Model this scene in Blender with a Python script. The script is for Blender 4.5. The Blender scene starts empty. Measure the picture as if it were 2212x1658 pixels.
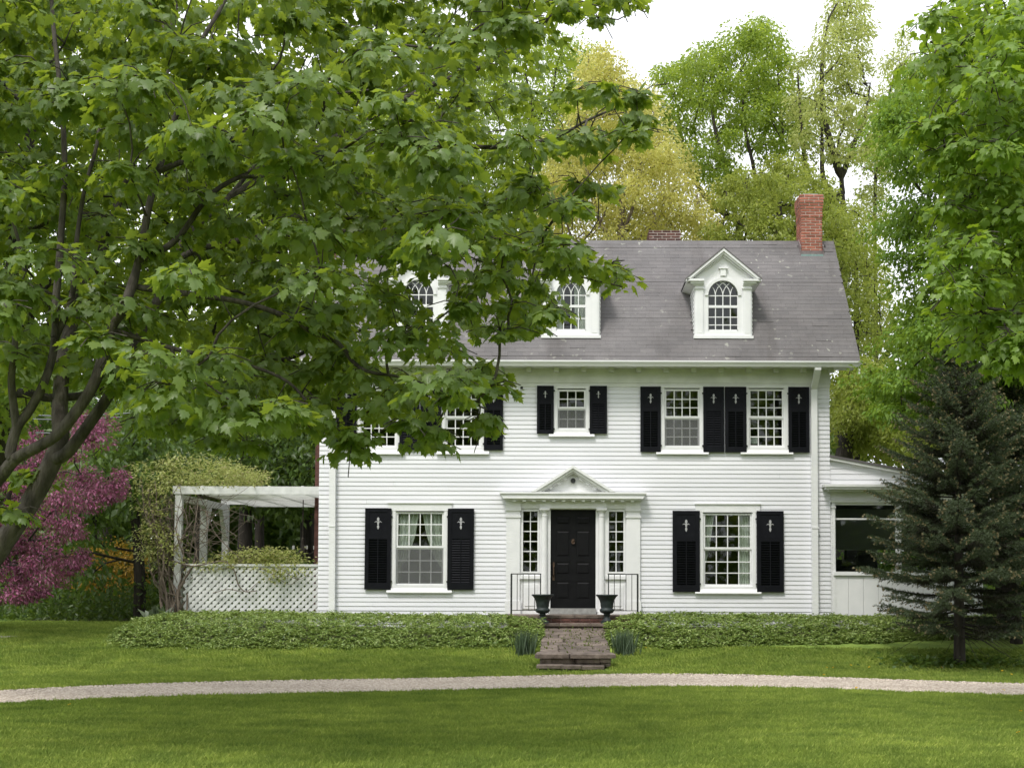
import bpy, math, random
import numpy as np
from mathutils import Matrix, Vector, Euler

random.seed(7)
RNG = np.random.default_rng(11)
C = bpy.context.scene
COL = C.collection

# ------------------------------------------------------------------ camera, world, sun, exposure
FPX, IMW, IMH = 2765.0, 2212.0, 1658.0          # focal length in pixels of a 2212 x 1658 picture
PITCH, ROLL = 0.05, math.radians(0.18)
VPX, HZY = 1225.0, 1250.0
PPX, PPY = VPX, HZY - FPX * math.tan(PITCH)
CAM = Vector((0, 0, 1.6))
cam_d = bpy.data.cameras.new('camera')
cam = bpy.data.objects.new('camera', cam_d)
COL.objects.link(cam)
cam_d.sensor_width = 36
cam_d.lens = FPX / IMW * 36
cam_d.shift_x = (IMW / 2 - PPX) / IMW
cam_d.shift_y = (PPY - IMH / 2) / IMW
cam_d.clip_start, cam_d.clip_end = 0.2, 2000
cam.location = CAM
CAM_R = Euler((math.pi / 2 + PITCH, 0, 0)).to_matrix() @ Matrix.Rotation(ROLL, 3, 'Z')
cam.rotation_euler = CAM_R.to_euler()
C.camera = cam

SUN_EL, SUN_AZ = math.radians(56), math.radians(205)      # azimuth from +Y clockwise: over the camera's left shoulder
world = bpy.data.worlds.new('World')
C.world = world
world.use_nodes = True
nt = world.node_tree
nt.nodes.clear()
sky = nt.nodes.new('ShaderNodeTexSky')
sky.sky_type = 'NISHITA'
sky.sun_disc = False
sky.sun_elevation = SUN_EL
sky.sun_rotation = SUN_AZ
sky.dust_density = 3.0
cl = nt.nodes.new('ShaderNodeTexNoise')
cl.inputs['Scale'].default_value = 2.2
cl.inputs['Detail'].default_value = 4
rmp = nt.nodes.new('ShaderNodeMapRange')
rmp.inputs['From Min'].default_value, rmp.inputs['From Max'].default_value = 0.3, 0.7
rmp.inputs['To Min'].default_value, rmp.inputs['To Max'].default_value = 0.86, 0.98
mix = nt.nodes.new('ShaderNodeMix')
mix.data_type = 'RGBA'
mix.inputs['B'].default_value = (10.5, 10.7, 11.1, 1)      # the bright overcast
bg = nt.nodes.new('ShaderNodeBackground')
bg.inputs['Strength'].default_value = 0.085
wo = nt.nodes.new('ShaderNodeOutputWorld')
nt.links.new(cl.outputs['Fac'], rmp.inputs['Value'])
nt.links.new(rmp.outputs['Result'], mix.inputs['Factor'])
nt.links.new(sky.outputs['Color'], mix.inputs['A'])
nt.links.new(mix.outputs['Result'], bg.inputs['Color'])
nt.links.new(bg.outputs['Background'], wo.inputs['Surface'])

sun_d = bpy.data.lights.new('sun', 'SUN')
sun_d.energy = 1.5
sun_d.angle = math.radians(14)
sun_d.color = (1.0, 0.96, 0.9)
sun = bpy.data.objects.new('sun', sun_d)
COL.objects.link(sun)
sd = Vector((math.sin(SUN_AZ) * math.cos(SUN_EL), math.cos(SUN_AZ) * math.cos(SUN_EL), math.sin(SUN_EL)))
sun.rotation_euler = sd.to_track_quat('Z', 'Y').to_euler()

C.view_settings.view_transform = 'Standard'
C.view_settings.look = 'None'
C.view_settings.gamma = 1
C.view_settings.use_curve_mapping = False
C.view_settings.exposure = 0.85
C.render.engine = 'CYCLES'
C.cycles.use_denoising = True
C.cycles.max_bounces = 7
C.cycles.diffuse_bounces = 3
C.cycles.glossy_bounces = 3
C.cycles.transmission_bounces = 4
C.cycles.transparent_max_bounces = 12
C.cycles.caustics_reflective = False
C.cycles.caustics_refractive = False


def at(px, py, Y):
    """World point on the plane y = Y seen at pixel (px, py) of the 2212 x 1658 picture."""
    d = CAM_R @ Vector(((px - PPX) / FPX, -(py - PPY) / FPX, -1))
    return CAM + d * (Y / d.y)


_RT = np.array(CAM_R.transposed())


def project(P):
    q = (np.asarray(P) - np.array(CAM)) @ _RT.T
    z = -q[..., 2]
    return PPX + FPX * q[..., 0] / z, PPY - FPX * q[..., 1] / z


def GZ(x, y):
    """Height of the ground."""
    t = np.clip((np.asarray(y, float) - 20.8) / 5.7, 0, 1)
    return 0.55 * t * t * (3 - 2 * t) + 0.02 * np.sin(np.asarray(x, float) * 0.7) * np.clip((np.asarray(y, float) - 5) / 10, 0, 1)


# ------------------------------------------------------------------ materials
def nodes(name):
    m = bpy.data.materials.new(name)
    m.use_nodes = True
    n = m.node_tree
    n.nodes.clear()
    out = n.nodes.new('ShaderNodeOutputMaterial')
    return m, n, out


def ramp(n, fac, cols):
    r = n.nodes.new('ShaderNodeValToRGB')
    e = r.color_ramp.elements
    while len(e) < len(cols):
        e.new(0.5)
    for k, (p, c) in enumerate(cols):
        e[k].position = p
        e[k].color = (*c, 1)
    n.links.new(fac, r.inputs['Fac'])
    return r.outputs['Color']


def noise(n, scale, detail=4, coord='Object', stretch=None, rough=0.55):
    tc = n.nodes.new('ShaderNodeTexCoord')
    t = n.nodes.new('ShaderNodeTexNoise')
    t.inputs['Scale'].default_value = scale
    t.inputs['Detail'].default_value = detail
    t.inputs['Roughness'].default_value = rough
    src = tc.outputs['Object']
    if coord == 'World':
        g = n.nodes.new('ShaderNodeNewGeometry')
        src = g.outputs['Position']
    if stretch:
        mp = n.nodes.new('ShaderNodeMapping')
        mp.inputs['Scale'].default_value = stretch
        n.links.new(src, mp.inputs['Vector'])
        src = mp.outputs['Vector']
    n.links.new(src, t.inputs['Vector'])
    return t.outputs['Fac']


def mixc(n, f, a, b, kind='MIX'):
    m = n.nodes.new('ShaderNodeMix')
    m.data_type = 'RGBA'
    m.blend_type = kind
    for v, s in ((f, 'Factor'), (a, 'A'), (b, 'B')):
        if isinstance(v, (int, float)):
            m.inputs[s].default_value = v
        elif isinstance(v, tuple):
            m.inputs[s].default_value = (*v, 1)
        else:
            n.links.new(v, m.inputs[s])
    return m.outputs['Result']


def math_(n, op, a, b=None):
    m = n.nodes.new('ShaderNodeMath')
    m.operation = op
    for k, v in enumerate((a, b)):
        if v is None:
            continue
        if isinstance(v, (int, float)):
            m.inputs[k].default_value = v
        else:
            n.links.new(v, m.inputs[k])
    return m.outputs[0]


def pmat(name, c1, c2=None, scale=6, rough=0.6, bump=0.0, bscale=40, rnd=0.0, spec=0.4, stretch=None, coord='World', metal=0.0, detail=5):
    m, n, out = nodes(name)
    p = n.nodes.new('ShaderNodeBsdfPrincipled')
    p.inputs['Roughness'].default_value = rough
    p.inputs['Specular IOR Level'].default_value = spec
    p.inputs['Metallic'].default_value = metal
    c2 = c2 or c1
    col = ramp(n, noise(n, scale, detail, coord, stretch), [(0.3, c1), (0.7, c2)])
    if rnd:
        oi = n.nodes.new('ShaderNodeObjectInfo')
        gi = n.nodes.new('ShaderNodeNewGeometry')
        r = math_(n, 'FRACT', math_(n, 'ADD', oi.outputs['Random'], gi.outputs['Random Per Island']))
        hs = n.nodes.new('ShaderNodeHueSaturation')
        mr = n.nodes.new('ShaderNodeMapRange')
        mr.inputs['To Min'].default_value, mr.inputs['To Max'].default_value = 1 - rnd, 1 + rnd
        n.links.new(r, mr.inputs['Value'])
        n.links.new(mr.outputs['Result'], hs.inputs['Value'])
        n.links.new(col, hs.inputs['Color'])
        col = hs.outputs['Color']
    n.links.new(col, p.inputs['Base Color'])
    if bump:
        b = n.nodes.new('ShaderNodeBump')
        b.inputs['Strength'].default_value = bump
        b.inputs['Distance'].default_value = 0.02
        n.links.new(noise(n, bscale, 6, coord, stretch), b.inputs['Height'])
        n.links.new(b.outputs['Normal'], p.inputs['Normal'])
    n.links.new(p.outputs['BSDF'], out.inputs['Surface'])
    return m


def leafmat(name, cols, trans=0.45, tcol=(0.22, 0.30, 0.015), gloss=0.06, patch=0.35, pscale=0.6):
    """Leaves: per-leaf colour between cols, light let through, a faint sheen."""
    m, n, out = nodes(name)
    gi = n.nodes.new('ShaderNodeNewGeometry')
    oi = n.nodes.new('ShaderNodeObjectInfo')
    r = math_(n, 'FRACT', math_(n, 'ADD', oi.outputs['Random'], gi.outputs['Random Per Island']))
    k = len(cols)
    base = ramp(n, r, [(i / max(1, k - 1), c) for i, c in enumerate(cols)])
    # the underside of a leaf is paler
    base = mixc(n, math_(n, 'MULTIPLY', gi.outputs['Backfacing'], 0.35), base, tuple(0.5 * a + 0.5 * b for a, b in zip(cols[-1], (0.14, 0.18, 0.10))))
    df = n.nodes.new('ShaderNodeBsdfDiffuse')
    n.links.new(base, df.inputs['Color'])
    tr = n.nodes.new('ShaderNodeBsdfTranslucent')
    n.links.new(mixc(n, 0.55, base, tcol), tr.inputs['Color'])
    ms = n.nodes.new('ShaderNodeMixShader')
    ms.inputs[0].default_value = trans
    n.links.new(df.outputs[0], ms.inputs[1])
    n.links.new(tr.outputs[0], ms.inputs[2])
    gl = n.nodes.new('ShaderNodeBsdfGlossy')
    gl.inputs['Roughness'].default_value = 0.42
    m2 = n.nodes.new('ShaderNodeMixShader')
    m2.inputs[0].default_value = gloss
    n.links.new(ms.outputs[0], m2.inputs[1])
    n.links.new(gl.outputs[0], m2.inputs[2])
    n.links.new(m2.outputs[0], out.inputs['Surface'])
    return m


M = {}
M['white'] = pmat('white paint', (0.72, 0.725, 0.735), (0.79, 0.79, 0.795), 3.0, 0.5, 0.06, 60, rnd=0.02)
M['siding'] = pmat('white clapboard paint', (0.685, 0.69, 0.73), (0.755, 0.755, 0.79), 1.3, 0.55, 0.04, 50, rnd=0.012, stretch=(0.4, 1, 3))
M['trim'] = pmat('weathered white trim', (0.60, 0.61, 0.59), (0.76, 0.765, 0.76), 2.5, 0.55, 0.1, 50)
M['old_white'] = pmat('old white lattice paint', (0.55, 0.56, 0.55), (0.74, 0.745, 0.74), 5, 0.6, 0.1, 50, rnd=0.05)
M['black'] = pmat('black shutter paint', (0.006, 0.0065, 0.009), (0.009, 0.0095, 0.0125), 8, 0.55, 0.08, 60, rnd=0.1, spec=0.1)
M['door'] = pmat('black door paint', (0.005, 0.005, 0.006), (0.008, 0.008, 0.009), 6, 0.5, 0.05, 60, spec=0.14)
M['iron'] = pmat('dark iron', (0.012, 0.013, 0.014), (0.03, 0.032, 0.033), 30, 0.5, 0.1, 80)
M['urn'] = pmat('verdigris black cast iron', (0.010, 0.014, 0.015), (0.030, 0.042, 0.042), 14, 0.55, 0.2, 60)
M['brass'] = pmat('aged brass', (0.055, 0.034, 0.022), (0.10, 0.062, 0.042), 40, 0.5, metal=0.3)
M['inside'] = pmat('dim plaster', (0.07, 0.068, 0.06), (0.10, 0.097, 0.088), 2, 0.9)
M['curtain'] = pmat('white curtain', (0.62, 0.61, 0.57), (0.72, 0.71, 0.68), 5, 0.9)
M['brick'] = pmat('red brick', (0.27, 0.088, 0.058), (0.41, 0.150, 0.105), 9, 0.85, 0.3, 60, rnd=0.28)
M['old_brick'] = pmat('dark old brick', (0.06, 0.028, 0.023), (0.13, 0.058, 0.047), 9, 0.9, 0.3, 60, rnd=0.3)
M['mortar'] = pmat('pale mortar', (0.52, 0.45, 0.40), (0.62, 0.56, 0.51), 25, 0.95, 0.3, 80)
M['flashing'] = pmat('weathered copper flashing', (0.13, 0.10, 0.10), (0.22, 0.18, 0.18), 10, 0.6, 0.1)
M['verdigris'] = pmat('verdigris', (0.16, 0.27, 0.26), (0.27, 0.36, 0.35), 20, 0.7)
M['stone'] = pmat('brown flagstone', (0.072, 0.055, 0.044), (0.215, 0.172, 0.142), 7, 0.85, 0.6, 25, rnd=0.25)
M['capstone'] = pmat('grey capstone', (0.25, 0.25, 0.24), (0.36, 0.36, 0.35), 12, 0.9, 0.3)
M['bark'] = pmat('grey brown bark', (0.022, 0.018, 0.014), (0.105, 0.092, 0.078), 7, 0.95, 0.9, 22, stretch=(2, 2, 0.5))
M['dark_bark'] = pmat('dark bark', (0.020, 0.017, 0.014), (0.052, 0.044, 0.036), 7, 0.95, 0.9, 22, stretch=(2, 2, 0.4))
M['vine'] = pmat('pale vine bark', (0.10, 0.078, 0.06), (0.22, 0.18, 0.14), 10, 0.95, 0.5, 30)
M['asphalt'] = pmat('drive surface', (0.22, 0.20, 0.19), (0.28, 0.26, 0.25), 12, 0.95)
M['grey_house'] = pmat('grey painted boards', (0.45, 0.46, 0.47), (0.55, 0.55, 0.56), 2, 0.7)
M['wire'] = pmat('grey cable', (0.16, 0.17, 0.18), None, 2, 0.5)
M['petal'] = pmat('yellow petals', (0.75, 0.45, 0.01), (0.8, 0.55, 0.03), 60, 0.7)
M['ornament'] = pmat('grey shutter ornament', (0.34, 0.34, 0.35), (0.45, 0.45, 0.46), 30, 0.6)
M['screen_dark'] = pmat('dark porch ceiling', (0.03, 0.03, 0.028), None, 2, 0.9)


def roof_material():
    m, n, out = nodes('weathered asphalt shingle')
    p = n.nodes.new('ShaderNodeBsdfPrincipled')
    p.inputs['Roughness'].default_value = 0.9
    base = ramp(n, noise(n, 1.1, 6, 'World'), [(0.3, (0.121, 0.113, 0.114)), (0.7, (0.176, 0.166, 0.168))])
    fine = ramp(n, noise(n, 55, 3, 'World', rough=0.8), [(0.3, (0.72, 0.72, 0.72)), (0.7, (1.2, 1.2, 1.2))])
    col = mixc(n, 0.8, base, fine, 'MULTIPLY')
    oi = n.nodes.new('ShaderNodeObjectInfo')
    gi = n.nodes.new('ShaderNodeNewGeometry')
    r = math_(n, 'FRACT', math_(n, 'ADD', oi.outputs['Random'], gi.outputs['Random Per Island']))
    col = mixc(n, 1.0, col, ramp(n, r, [(0, (0.92, 0.92, 0.93)), (0.5, (1, 1, 1)), (1, (1.07, 1.06, 1.06))]), 'MULTIPLY')
    # lichen spots and pale streaks
    sp = ramp(n, noise(n, 7.5, 2, 'World', rough=0.4), [(0.665, (0, 0, 0)), (0.69, (1, 1, 1))])
    area = ramp(n, noise(n, 0.55, 2, 'World'), [(0.45, (0, 0, 0)), (0.62, (1, 1, 1))])
    lich = mixc(n, 1.0, sp, area, 'MULTIPLY')
    col = mixc(n, math_(n, 'MULTIPLY', lich, 0.75), col, (0.38, 0.38, 0.33))
    st = ramp(n, noise(n, 0.9, 4, 'World', (1.6, 0.3, 0.3)), [(0.56, (1, 1, 1)), (0.72, (0.62, 0.6, 0.58))])
    col = mixc(n, 0.8, col, st, 'MULTIPLY')
    n.links.new(col, p.inputs['Base Color'])
    b = n.nodes.new('ShaderNodeBump')
    b.inputs['Strength'].default_value = 0.3
    b.inputs['Distance'].default_value = 0.01
    n.links.new(noise(n, 70, 3, 'World'), b.inputs['Height'])
    n.links.new(b.outputs['Normal'], p.inputs['Normal'])
    n.links.new(p.outputs[0], out.inputs['Surface'])
    return m


def glass_material():
    m, n, out = nodes('window glass')
    tr = n.nodes.new('ShaderNodeBsdfTransparent')
    tr.inputs['Color'].default_value = (0.86, 0.9, 0.87, 1)
    gl = n.nodes.new('ShaderNodeBsdfGlossy')
    gl.inputs['Roughness'].default_value = 0.02
    fr = n.nodes.new('ShaderNodeFresnel')
    fr.inputs['IOR'].default_value = 1.45
    ms = n.nodes.new('ShaderNodeMixShader')
    gi = n.nodes.new('ShaderNodeNewGeometry')      # the same reflectance on both faces of a pane
    ior = n.nodes.new('ShaderNodeMix')
    ior.inputs['A'].default_value, ior.inputs['B'].default_value = 1.45, 1 / 1.45
    n.links.new(gi.outputs['Backfacing'], ior.inputs['Factor'])
    n.links.new(ior.outputs['Result'], fr.inputs['IOR'])
    n.links.new(fr.outputs[0], ms.inputs[0])
    n.links.new(tr.outputs[0], ms.inputs[1])
    n.links.new(gl.outputs[0], ms.inputs[2])
    b = n.nodes.new('ShaderNodeBump')
    b.inputs['Strength'].default_value = 0.012
    b.inputs['Distance'].default_value = 0.02
    n.links.new(noise(n, 4, 2, 'World'), b.inputs['Height'])
    n.links.new(b.outputs['Normal'], gl.inputs['Normal'])
    n.links.new(ms.outputs[0], out.inputs['Surface'])
    return m


def screen_material():
    m, n, out = nodes('insect screen mesh')
    tr = n.nodes.new('ShaderNodeBsdfTransparent')
    df = n.nodes.new('ShaderNodeBsdfDiffuse')
    df.inputs['Color'].default_value = (0.20, 0.205, 0.205, 1)
    ms = n.nodes.new('ShaderNodeMixShader')
    ms.inputs[0].default_value = 0.34
    n.links.new(tr.outputs[0], ms.inputs[1])
    n.links.new(df.outputs[0], ms.inputs[2])
    n.links.new(ms.outputs[0], out.inputs['Surface'])
    return m


def sheer_material():
    m, n, out = nodes('sheer curtain')
    df = n.nodes.new('ShaderNodeBsdfDiffuse')
    df.inputs['Color'].default_value = (0.85, 0.85, 0.80, 1)
    tr = n.nodes.new('ShaderNodeBsdfTranslucent')
    tr.inputs['Color'].default_value = (0.7, 0.7, 0.66, 1)
    tp = n.nodes.new('ShaderNodeBsdfTransparent')
    a = n.nodes.new('ShaderNodeMixShader')
    a.inputs[0].default_value = 0.3
    n.links.new(df.outputs[0], a.inputs[1])
    n.links.new(tr.outputs[0], a.inputs[2])
    b = n.nodes.new('ShaderNodeMixShader')
    b.inputs[0].default_value = 0.05
    n.links.new(a.outputs[0], b.inputs[1])
    n.links.new(tp.outputs[0], b.inputs[2])
    n.links.new(b.outputs[0], out.inputs['Surface'])
    return m


def lawn_colour(n):
    big = ramp(n, noise(n, 0.35, 4, 'World', (0.6, 1.3, 1)), [(0.3, (0.158, 0.235, 0.054)), (0.7, (0.285, 0.372, 0.092))])
    mid = ramp(n, noise(n, 2.6, 5, 'World', (0.7, 1.2, 1)), [(0.3, (0.62, 0.70, 0.72)), (0.7, (1.3, 1.24, 1.15))])
    return mixc(n, 0.9, big, mid, 'MULTIPLY')


def lawn_material():
    m, n, out = nodes('mown lawn')
    p = n.nodes.new('ShaderNodeBsdfPrincipled')
    p.inputs['Roughness'].default_value = 0.9
    p.inputs['Specular IOR Level'].default_value = 0.1
    fine = ramp(n, noise(n, 60, 4, 'World', rough=0.8), [(0.3, (0.5, 0.55, 0.5)), (0.7, (1.3, 1.3, 1.2))])
    n.links.new(mixc(n, 1.0, lawn_colour(n), fine, 'MULTIPLY'), p.inputs['Base Color'])
    b = n.nodes.new('ShaderNodeBump')
    b.inputs['Strength'].default_value = 0.6
    b.inputs['Distance'].default_value = 0.03
    n.links.new(noise(n, 45, 4, 'World', rough=0.8), b.inputs['Height'])
    n.links.new(b.outputs['Normal'], p.inputs['Normal'])
    n.links.new(p.outputs[0], out.inputs['Surface'])
    return m


def grass_material():
    m, n, out = nodes('grass blades')
    gi = n.nodes.new('ShaderNodeNewGeometry')
    col = mixc(n, 1.0, lawn_colour(n), ramp(n, gi.outputs['Random Per Island'], [(0, (0.7, 0.75, 0.7)), (0.6, (1.2, 1.15, 1.0)), (1, (1.7, 1.45, 1.6))]), 'MULTIPLY')
    df = n.nodes.new('ShaderNodeBsdfDiffuse')
    tr = n.nodes.new('ShaderNodeBsdfTranslucent')
    n.links.new(col, df.inputs['Color'])
    n.links.new(mixc(n, 0.4, col, (0.16, 0.22, 0.01)), tr.inputs['Color'])
    ms = n.nodes.new('ShaderNodeMixShader')
    ms.inputs[0].default_value = 0.35
    n.links.new(df.outputs[0], ms.inputs[1])
    n.links.new(tr.outputs[0], ms.inputs[2])
    n.links.new(ms.outputs[0], out.inputs['Surface'])
    return m


def gravel_material():
    m, n, out = nodes('pink grey gravel')
    p = n.nodes.new('ShaderNodeBsdfPrincipled')
    p.inputs['Roughness'].default_value = 0.95
    vo = n.nodes.new('ShaderNodeTexVoronoi')
    vo.inputs['Scale'].default_value = 38
    g = n.nodes.new('ShaderNodeNewGeometry')
    n.links.new(g.outputs['Position'], vo.inputs['Vector'])
    cell = n.nodes.new('ShaderNodeSeparateColor')
    n.links.new(vo.outputs['Color'], cell.inputs['Color'])
    c = ramp(n, cell.outputs['Red'], [(0, (0.17, 0.138, 0.108)), (0.4, (0.365, 0.312, 0.255)), (1, (0.56, 0.505, 0.435))])
    tone = ramp(n, noise(n, 0.9, 4, 'World', (0.5, 1.5, 1)), [(0.35, (0.85, 0.82, 0.8)), (0.7, (1.08, 1.06, 1.05))])
    n.links.new(mixc(n, 1.0, c, tone, 'MULTIPLY'), p.inputs['Base Color'])
    b = n.nodes.new('ShaderNodeBump')
    b.inputs['Strength'].default_value = 0.8
    b.inputs['Distance'].default_value = 0.02
    b.invert = True
    n.links.new(vo.outputs['Distance'], b.inputs['Height'])
    n.links.new(b.outputs['Normal'], p.inputs['Normal'])
    n.links.new(p.outputs[0], out.inputs['Surface'])
    return m


M['roof'] = roof_material()
M['glass'] = glass_material()
M['screen'] = screen_material()
M['sheer'] = sheer_material()
M['lawn'] = lawn_material()
M['grass'] = grass_material()
M['gravel'] = gravel_material()
M['stones'] = pmat('gravel stones', (0.34, 0.288, 0.235), (0.55, 0.485, 0.41), 20, 0.95, rnd=0.4)
M['forest_floor'] = pmat('leaf litter and weeds', (0.030, 0.042, 0.012), (0.075, 0.075, 0.028), 1.6, 0.95, 0.6, 8)
M['earth'] = pmat('bare needle covered earth', (0.045, 0.034, 0.024), (0.085, 0.066, 0.044), 5, 0.95, 0.6, 30)

M['maple'] = leafmat('maple leaves', [(0.085, 0.155, 0.034), (0.130, 0.212, 0.060), (0.175, 0.258, 0.088), (0.19, 0.27, 0.06)], 0.5, (0.50, 0.60, 0.010), 0.03)
M['maple_b'] = leafmat('bright maple leaves', [(0.125, 0.225, 0.024), (0.185, 0.31, 0.044), (0.25, 0.37, 0.075)], 0.48, (0.46, 0.60, 0.02), 0.03)
M['maple_c'] = leafmat('mid green maple leaves', [(0.095, 0.18, 0.02), (0.145, 0.255, 0.034), (0.20, 0.31, 0.055)], 0.45, (0.36, 0.50, 0.018), 0.02)
M['fresh'] = leafmat('fresh green leaves', [(0.15, 0.245, 0.03), (0.23, 0.33, 0.048), (0.31, 0.39, 0.07)], 0.6, (0.48, 0.60, 0.045), 0.02)
M['yellow'] = leafmat('yellow flowering leaves', [(0.54, 0.51, 0.14), (0.64, 0.60, 0.20), (0.50, 0.53, 0.14), (0.68, 0.62, 0.26)], 0.65, (0.78, 0.74, 0.20), 0.01)
M['olive'] = leafmat('olive green leaves', [(0.20, 0.26, 0.04), (0.28, 0.34, 0.06), (0.36, 0.39, 0.09)], 0.55, (0.48, 0.54, 0.07), 0.02)
M['pale'] = leafmat('pale young leaves', [(0.32, 0.38, 0.10), (0.42, 0.47, 0.14), (0.52, 0.53, 0.19)], 0.55, (0.58, 0.64, 0.16), 0.02)
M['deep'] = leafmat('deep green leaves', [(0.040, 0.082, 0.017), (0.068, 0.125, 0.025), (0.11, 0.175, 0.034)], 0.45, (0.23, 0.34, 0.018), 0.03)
M['pink'] = leafmat('pink blossom', [(0.20, 0.045, 0.10), (0.30, 0.085, 0.17), (0.36, 0.14, 0.24), (0.10, 0.045, 0.045), (0.08, 0.08, 0.03)], 0.35, (0.36, 0.09, 0.20), 0.02)
M['forsythia'] = leafmat('orange yellow leaves', [(0.30, 0.18, 0.02), (0.36, 0.22, 0.025), (0.14, 0.13, 0.02)], 0.4, (0.4, 0.25, 0.02), 0.02)
M['wisteria'] = leafmat('yellow green wisteria leaves', [(0.27, 0.33, 0.085), (0.38, 0.43, 0.13), (0.46, 0.48, 0.19), (0.30, 0.25, 0.12)], 0.5, (0.5, 0.55, 0.13), 0.03)
M['pachy'] = leafmat('ground cover leaves', [(0.08, 0.14, 0.028), (0.155, 0.24, 0.05), (0.26, 0.35, 0.09), (0.37, 0.44, 0.16)], 0.3, (0.34, 0.44, 0.06), 0.05)
M['needle'] = leafmat('spruce needles', [(0.034, 0.053, 0.028), (0.053, 0.074, 0.038), (0.086, 0.108, 0.058)], 0.2, (0.10, 0.13, 0.04), 0.02)
M['needle_inner'] = leafmat('dark inner spruce needles', [(0.016, 0.020, 0.012), (0.030, 0.031, 0.019), (0.046, 0.038, 0.026)], 0.1, (0.03, 0.03, 0.01), 0.02)  # darker, browner colour for the needles nearer the trunk
M['bud'] = leafmat('tan spruce tips', [(0.19, 0.155, 0.085), (0.30, 0.25, 0.15)], 0.2, (0.25, 0.2, 0.1), 0.02)
M['blade'] = leafmat('blue green blades', [(0.055, 0.095, 0.05), (0.10, 0.15, 0.085)], 0.35, (0.14, 0.2, 0.06), 0.06)


# ------------------------------------------------------------------ object helpers
def link(o, parent=None):
    COL.objects.link(o)
    if parent is not None:
        o.parent = parent
        if parent.parent is None and parent.type == 'EMPTY':
            o.location = -Vector(parent.location)
    return o


def tag(o, label=None, cat=None, group=None, kind=None):
    if label:
        o['label'] = label
    if cat:
        o['category'] = cat
    if group:
        o['group'] = group
    if kind:
        o['kind'] = kind
    return o


def thing(name, label, cat, loc, group=None):
    o = bpy.data.objects.new(name, None)
    o.empty_display_size = 0.2
    o.location = loc
    COL.objects.link(o)
    return tag(o, label, cat, group)


class MB:
    def __init__(s):
        s.v, s.f = [], []

    def box(s, x0, x1, y0, y1, z0, z1):
        b = len(s.v)
        s.v += [(x0, y0, z0), (x1, y0, z0), (x1, y1, z0), (x0, y1, z0), (x0, y0, z1), (x1, y0, z1), (x1, y1, z1), (x0, y1, z1)]
        s.f += [tuple(b + i for i in q) for q in ((3, 2, 1, 0), (4, 5, 6, 7), (0, 1, 5, 4), (1, 2, 6, 5), (2, 3, 7, 6), (3, 0, 4, 7))]
        return s

    def prism(s, pts, y0, y1):
        """polygon given as (x, z) extruded along y"""
        b, k = len(s.v), len(pts)
        s.v += [(x, y0, z) for x, z in pts] + [(x, y1, z) for x, z in pts]
        s.f.append(tuple(range(b, b + k)))
        s.f.append(tuple(range(b + 2 * k - 1, b + k - 1, -1)))
        s.f += [(b + i, b + k + i, b + k + (i + 1) % k, b + (i + 1) % k) for i in range(k)]
        return s

    def prism_x(s, pts, x0, x1):
        """polygon given as (y, z) extruded along x"""
        b, k = len(s.v), len(pts)
        s.v += [(x0, y, z) for y, z in pts] + [(x1, y, z) for y, z in pts]
        s.f.append(tuple(range(b, b + k)))
        s.f.append(tuple(range(b + 2 * k - 1, b + k - 1, -1)))
        s.f += [(b + i, b + k + i, b + k + (i + 1) % k, b + (i + 1) % k) for i in range(k)]
        return s

    def slab(s, pts, z0, z1):
        """polygon given as (x, y) extruded along z"""
        b, k = len(s.v), len(pts)
        s.v += [(x, y, z0) for x, y in pts] + [(x, y, z1) for x, y in pts]
        s.f.append(tuple(range(b + k - 1, b - 1, -1)))
        s.f.append(tuple(range(b + k, b + 2 * k)))
        s.f += [(b + i, b + (i + 1) % k, b + k + (i + 1) % k, b + k + i) for i in range(k)]
        return s

    def tube(s, pts, r, n=8, cap=True):
        pts = [Vector(p) for p in pts]
        rr = r if isinstance(r, (list, tuple)) else [r] * len(pts)
        rings = []
        for i, p in enumerate(pts):
            d = (pts[min(i + 1, len(pts) - 1)] - pts[max(i - 1, 0)]).normalized()
            up = Vector((0, 0, 1)) if abs(d.z) < 0.9 else Vector((1, 0, 0))
            a = d.cross(up).normalized()
            b = a.cross(d).normalized()
            base = len(s.v)
            s.v += [tuple(p + (a * math.cos(2 * math.pi * k / n) + b * math.sin(2 * math.pi * k / n)) * rr[i]) for k in range(n)]
            rings.append(base)
        for i in range(len(rings) - 1):
            p, q = rings[i], rings[i + 1]
            s.f += [(p + k, q + k, q + (k + 1) % n, p + (k + 1) % n) for k in range(n)]
        if cap:
            s.f.append(tuple(rings[0] + k for k in range(n)))
            s.f.append(tuple(rings[-1] + n - 1 - k for k in range(n)))
        return s

    def lathe(s, prof, c, n=24):
        b = len(s.v)
        for r, z in prof:
            s.v += [(c[0] + r * math.cos(2 * math.pi * k / n), c[1] + r * math.sin(2 * math.pi * k / n), c[2] + z) for k in range(n)]
        for i in range(len(prof) - 1):
            p, q = b + i * n, b + (i + 1) * n
            s.f += [(p + k, p + (k + 1) % n, q + (k + 1) % n, q + k) for k in range(n)]
        s.f.append(tuple(b + n - 1 - k for k in range(n)))
        return s

    def mesh(s, name, mat, smooth=False):
        me = bpy.data.meshes.new(name)
        me.from_pydata(s.v, [], s.f)
        me.materials.append(mat)
        if smooth:
            me.polygons.foreach_set('use_smooth', [True] * len(me.polygons))
        return me

    def build(s, name, mat, parent=None, smooth=False):
        return link(bpy.data.objects.new(name, s.mesh(name, mat, smooth)), parent)


UNIT = {}


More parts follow.
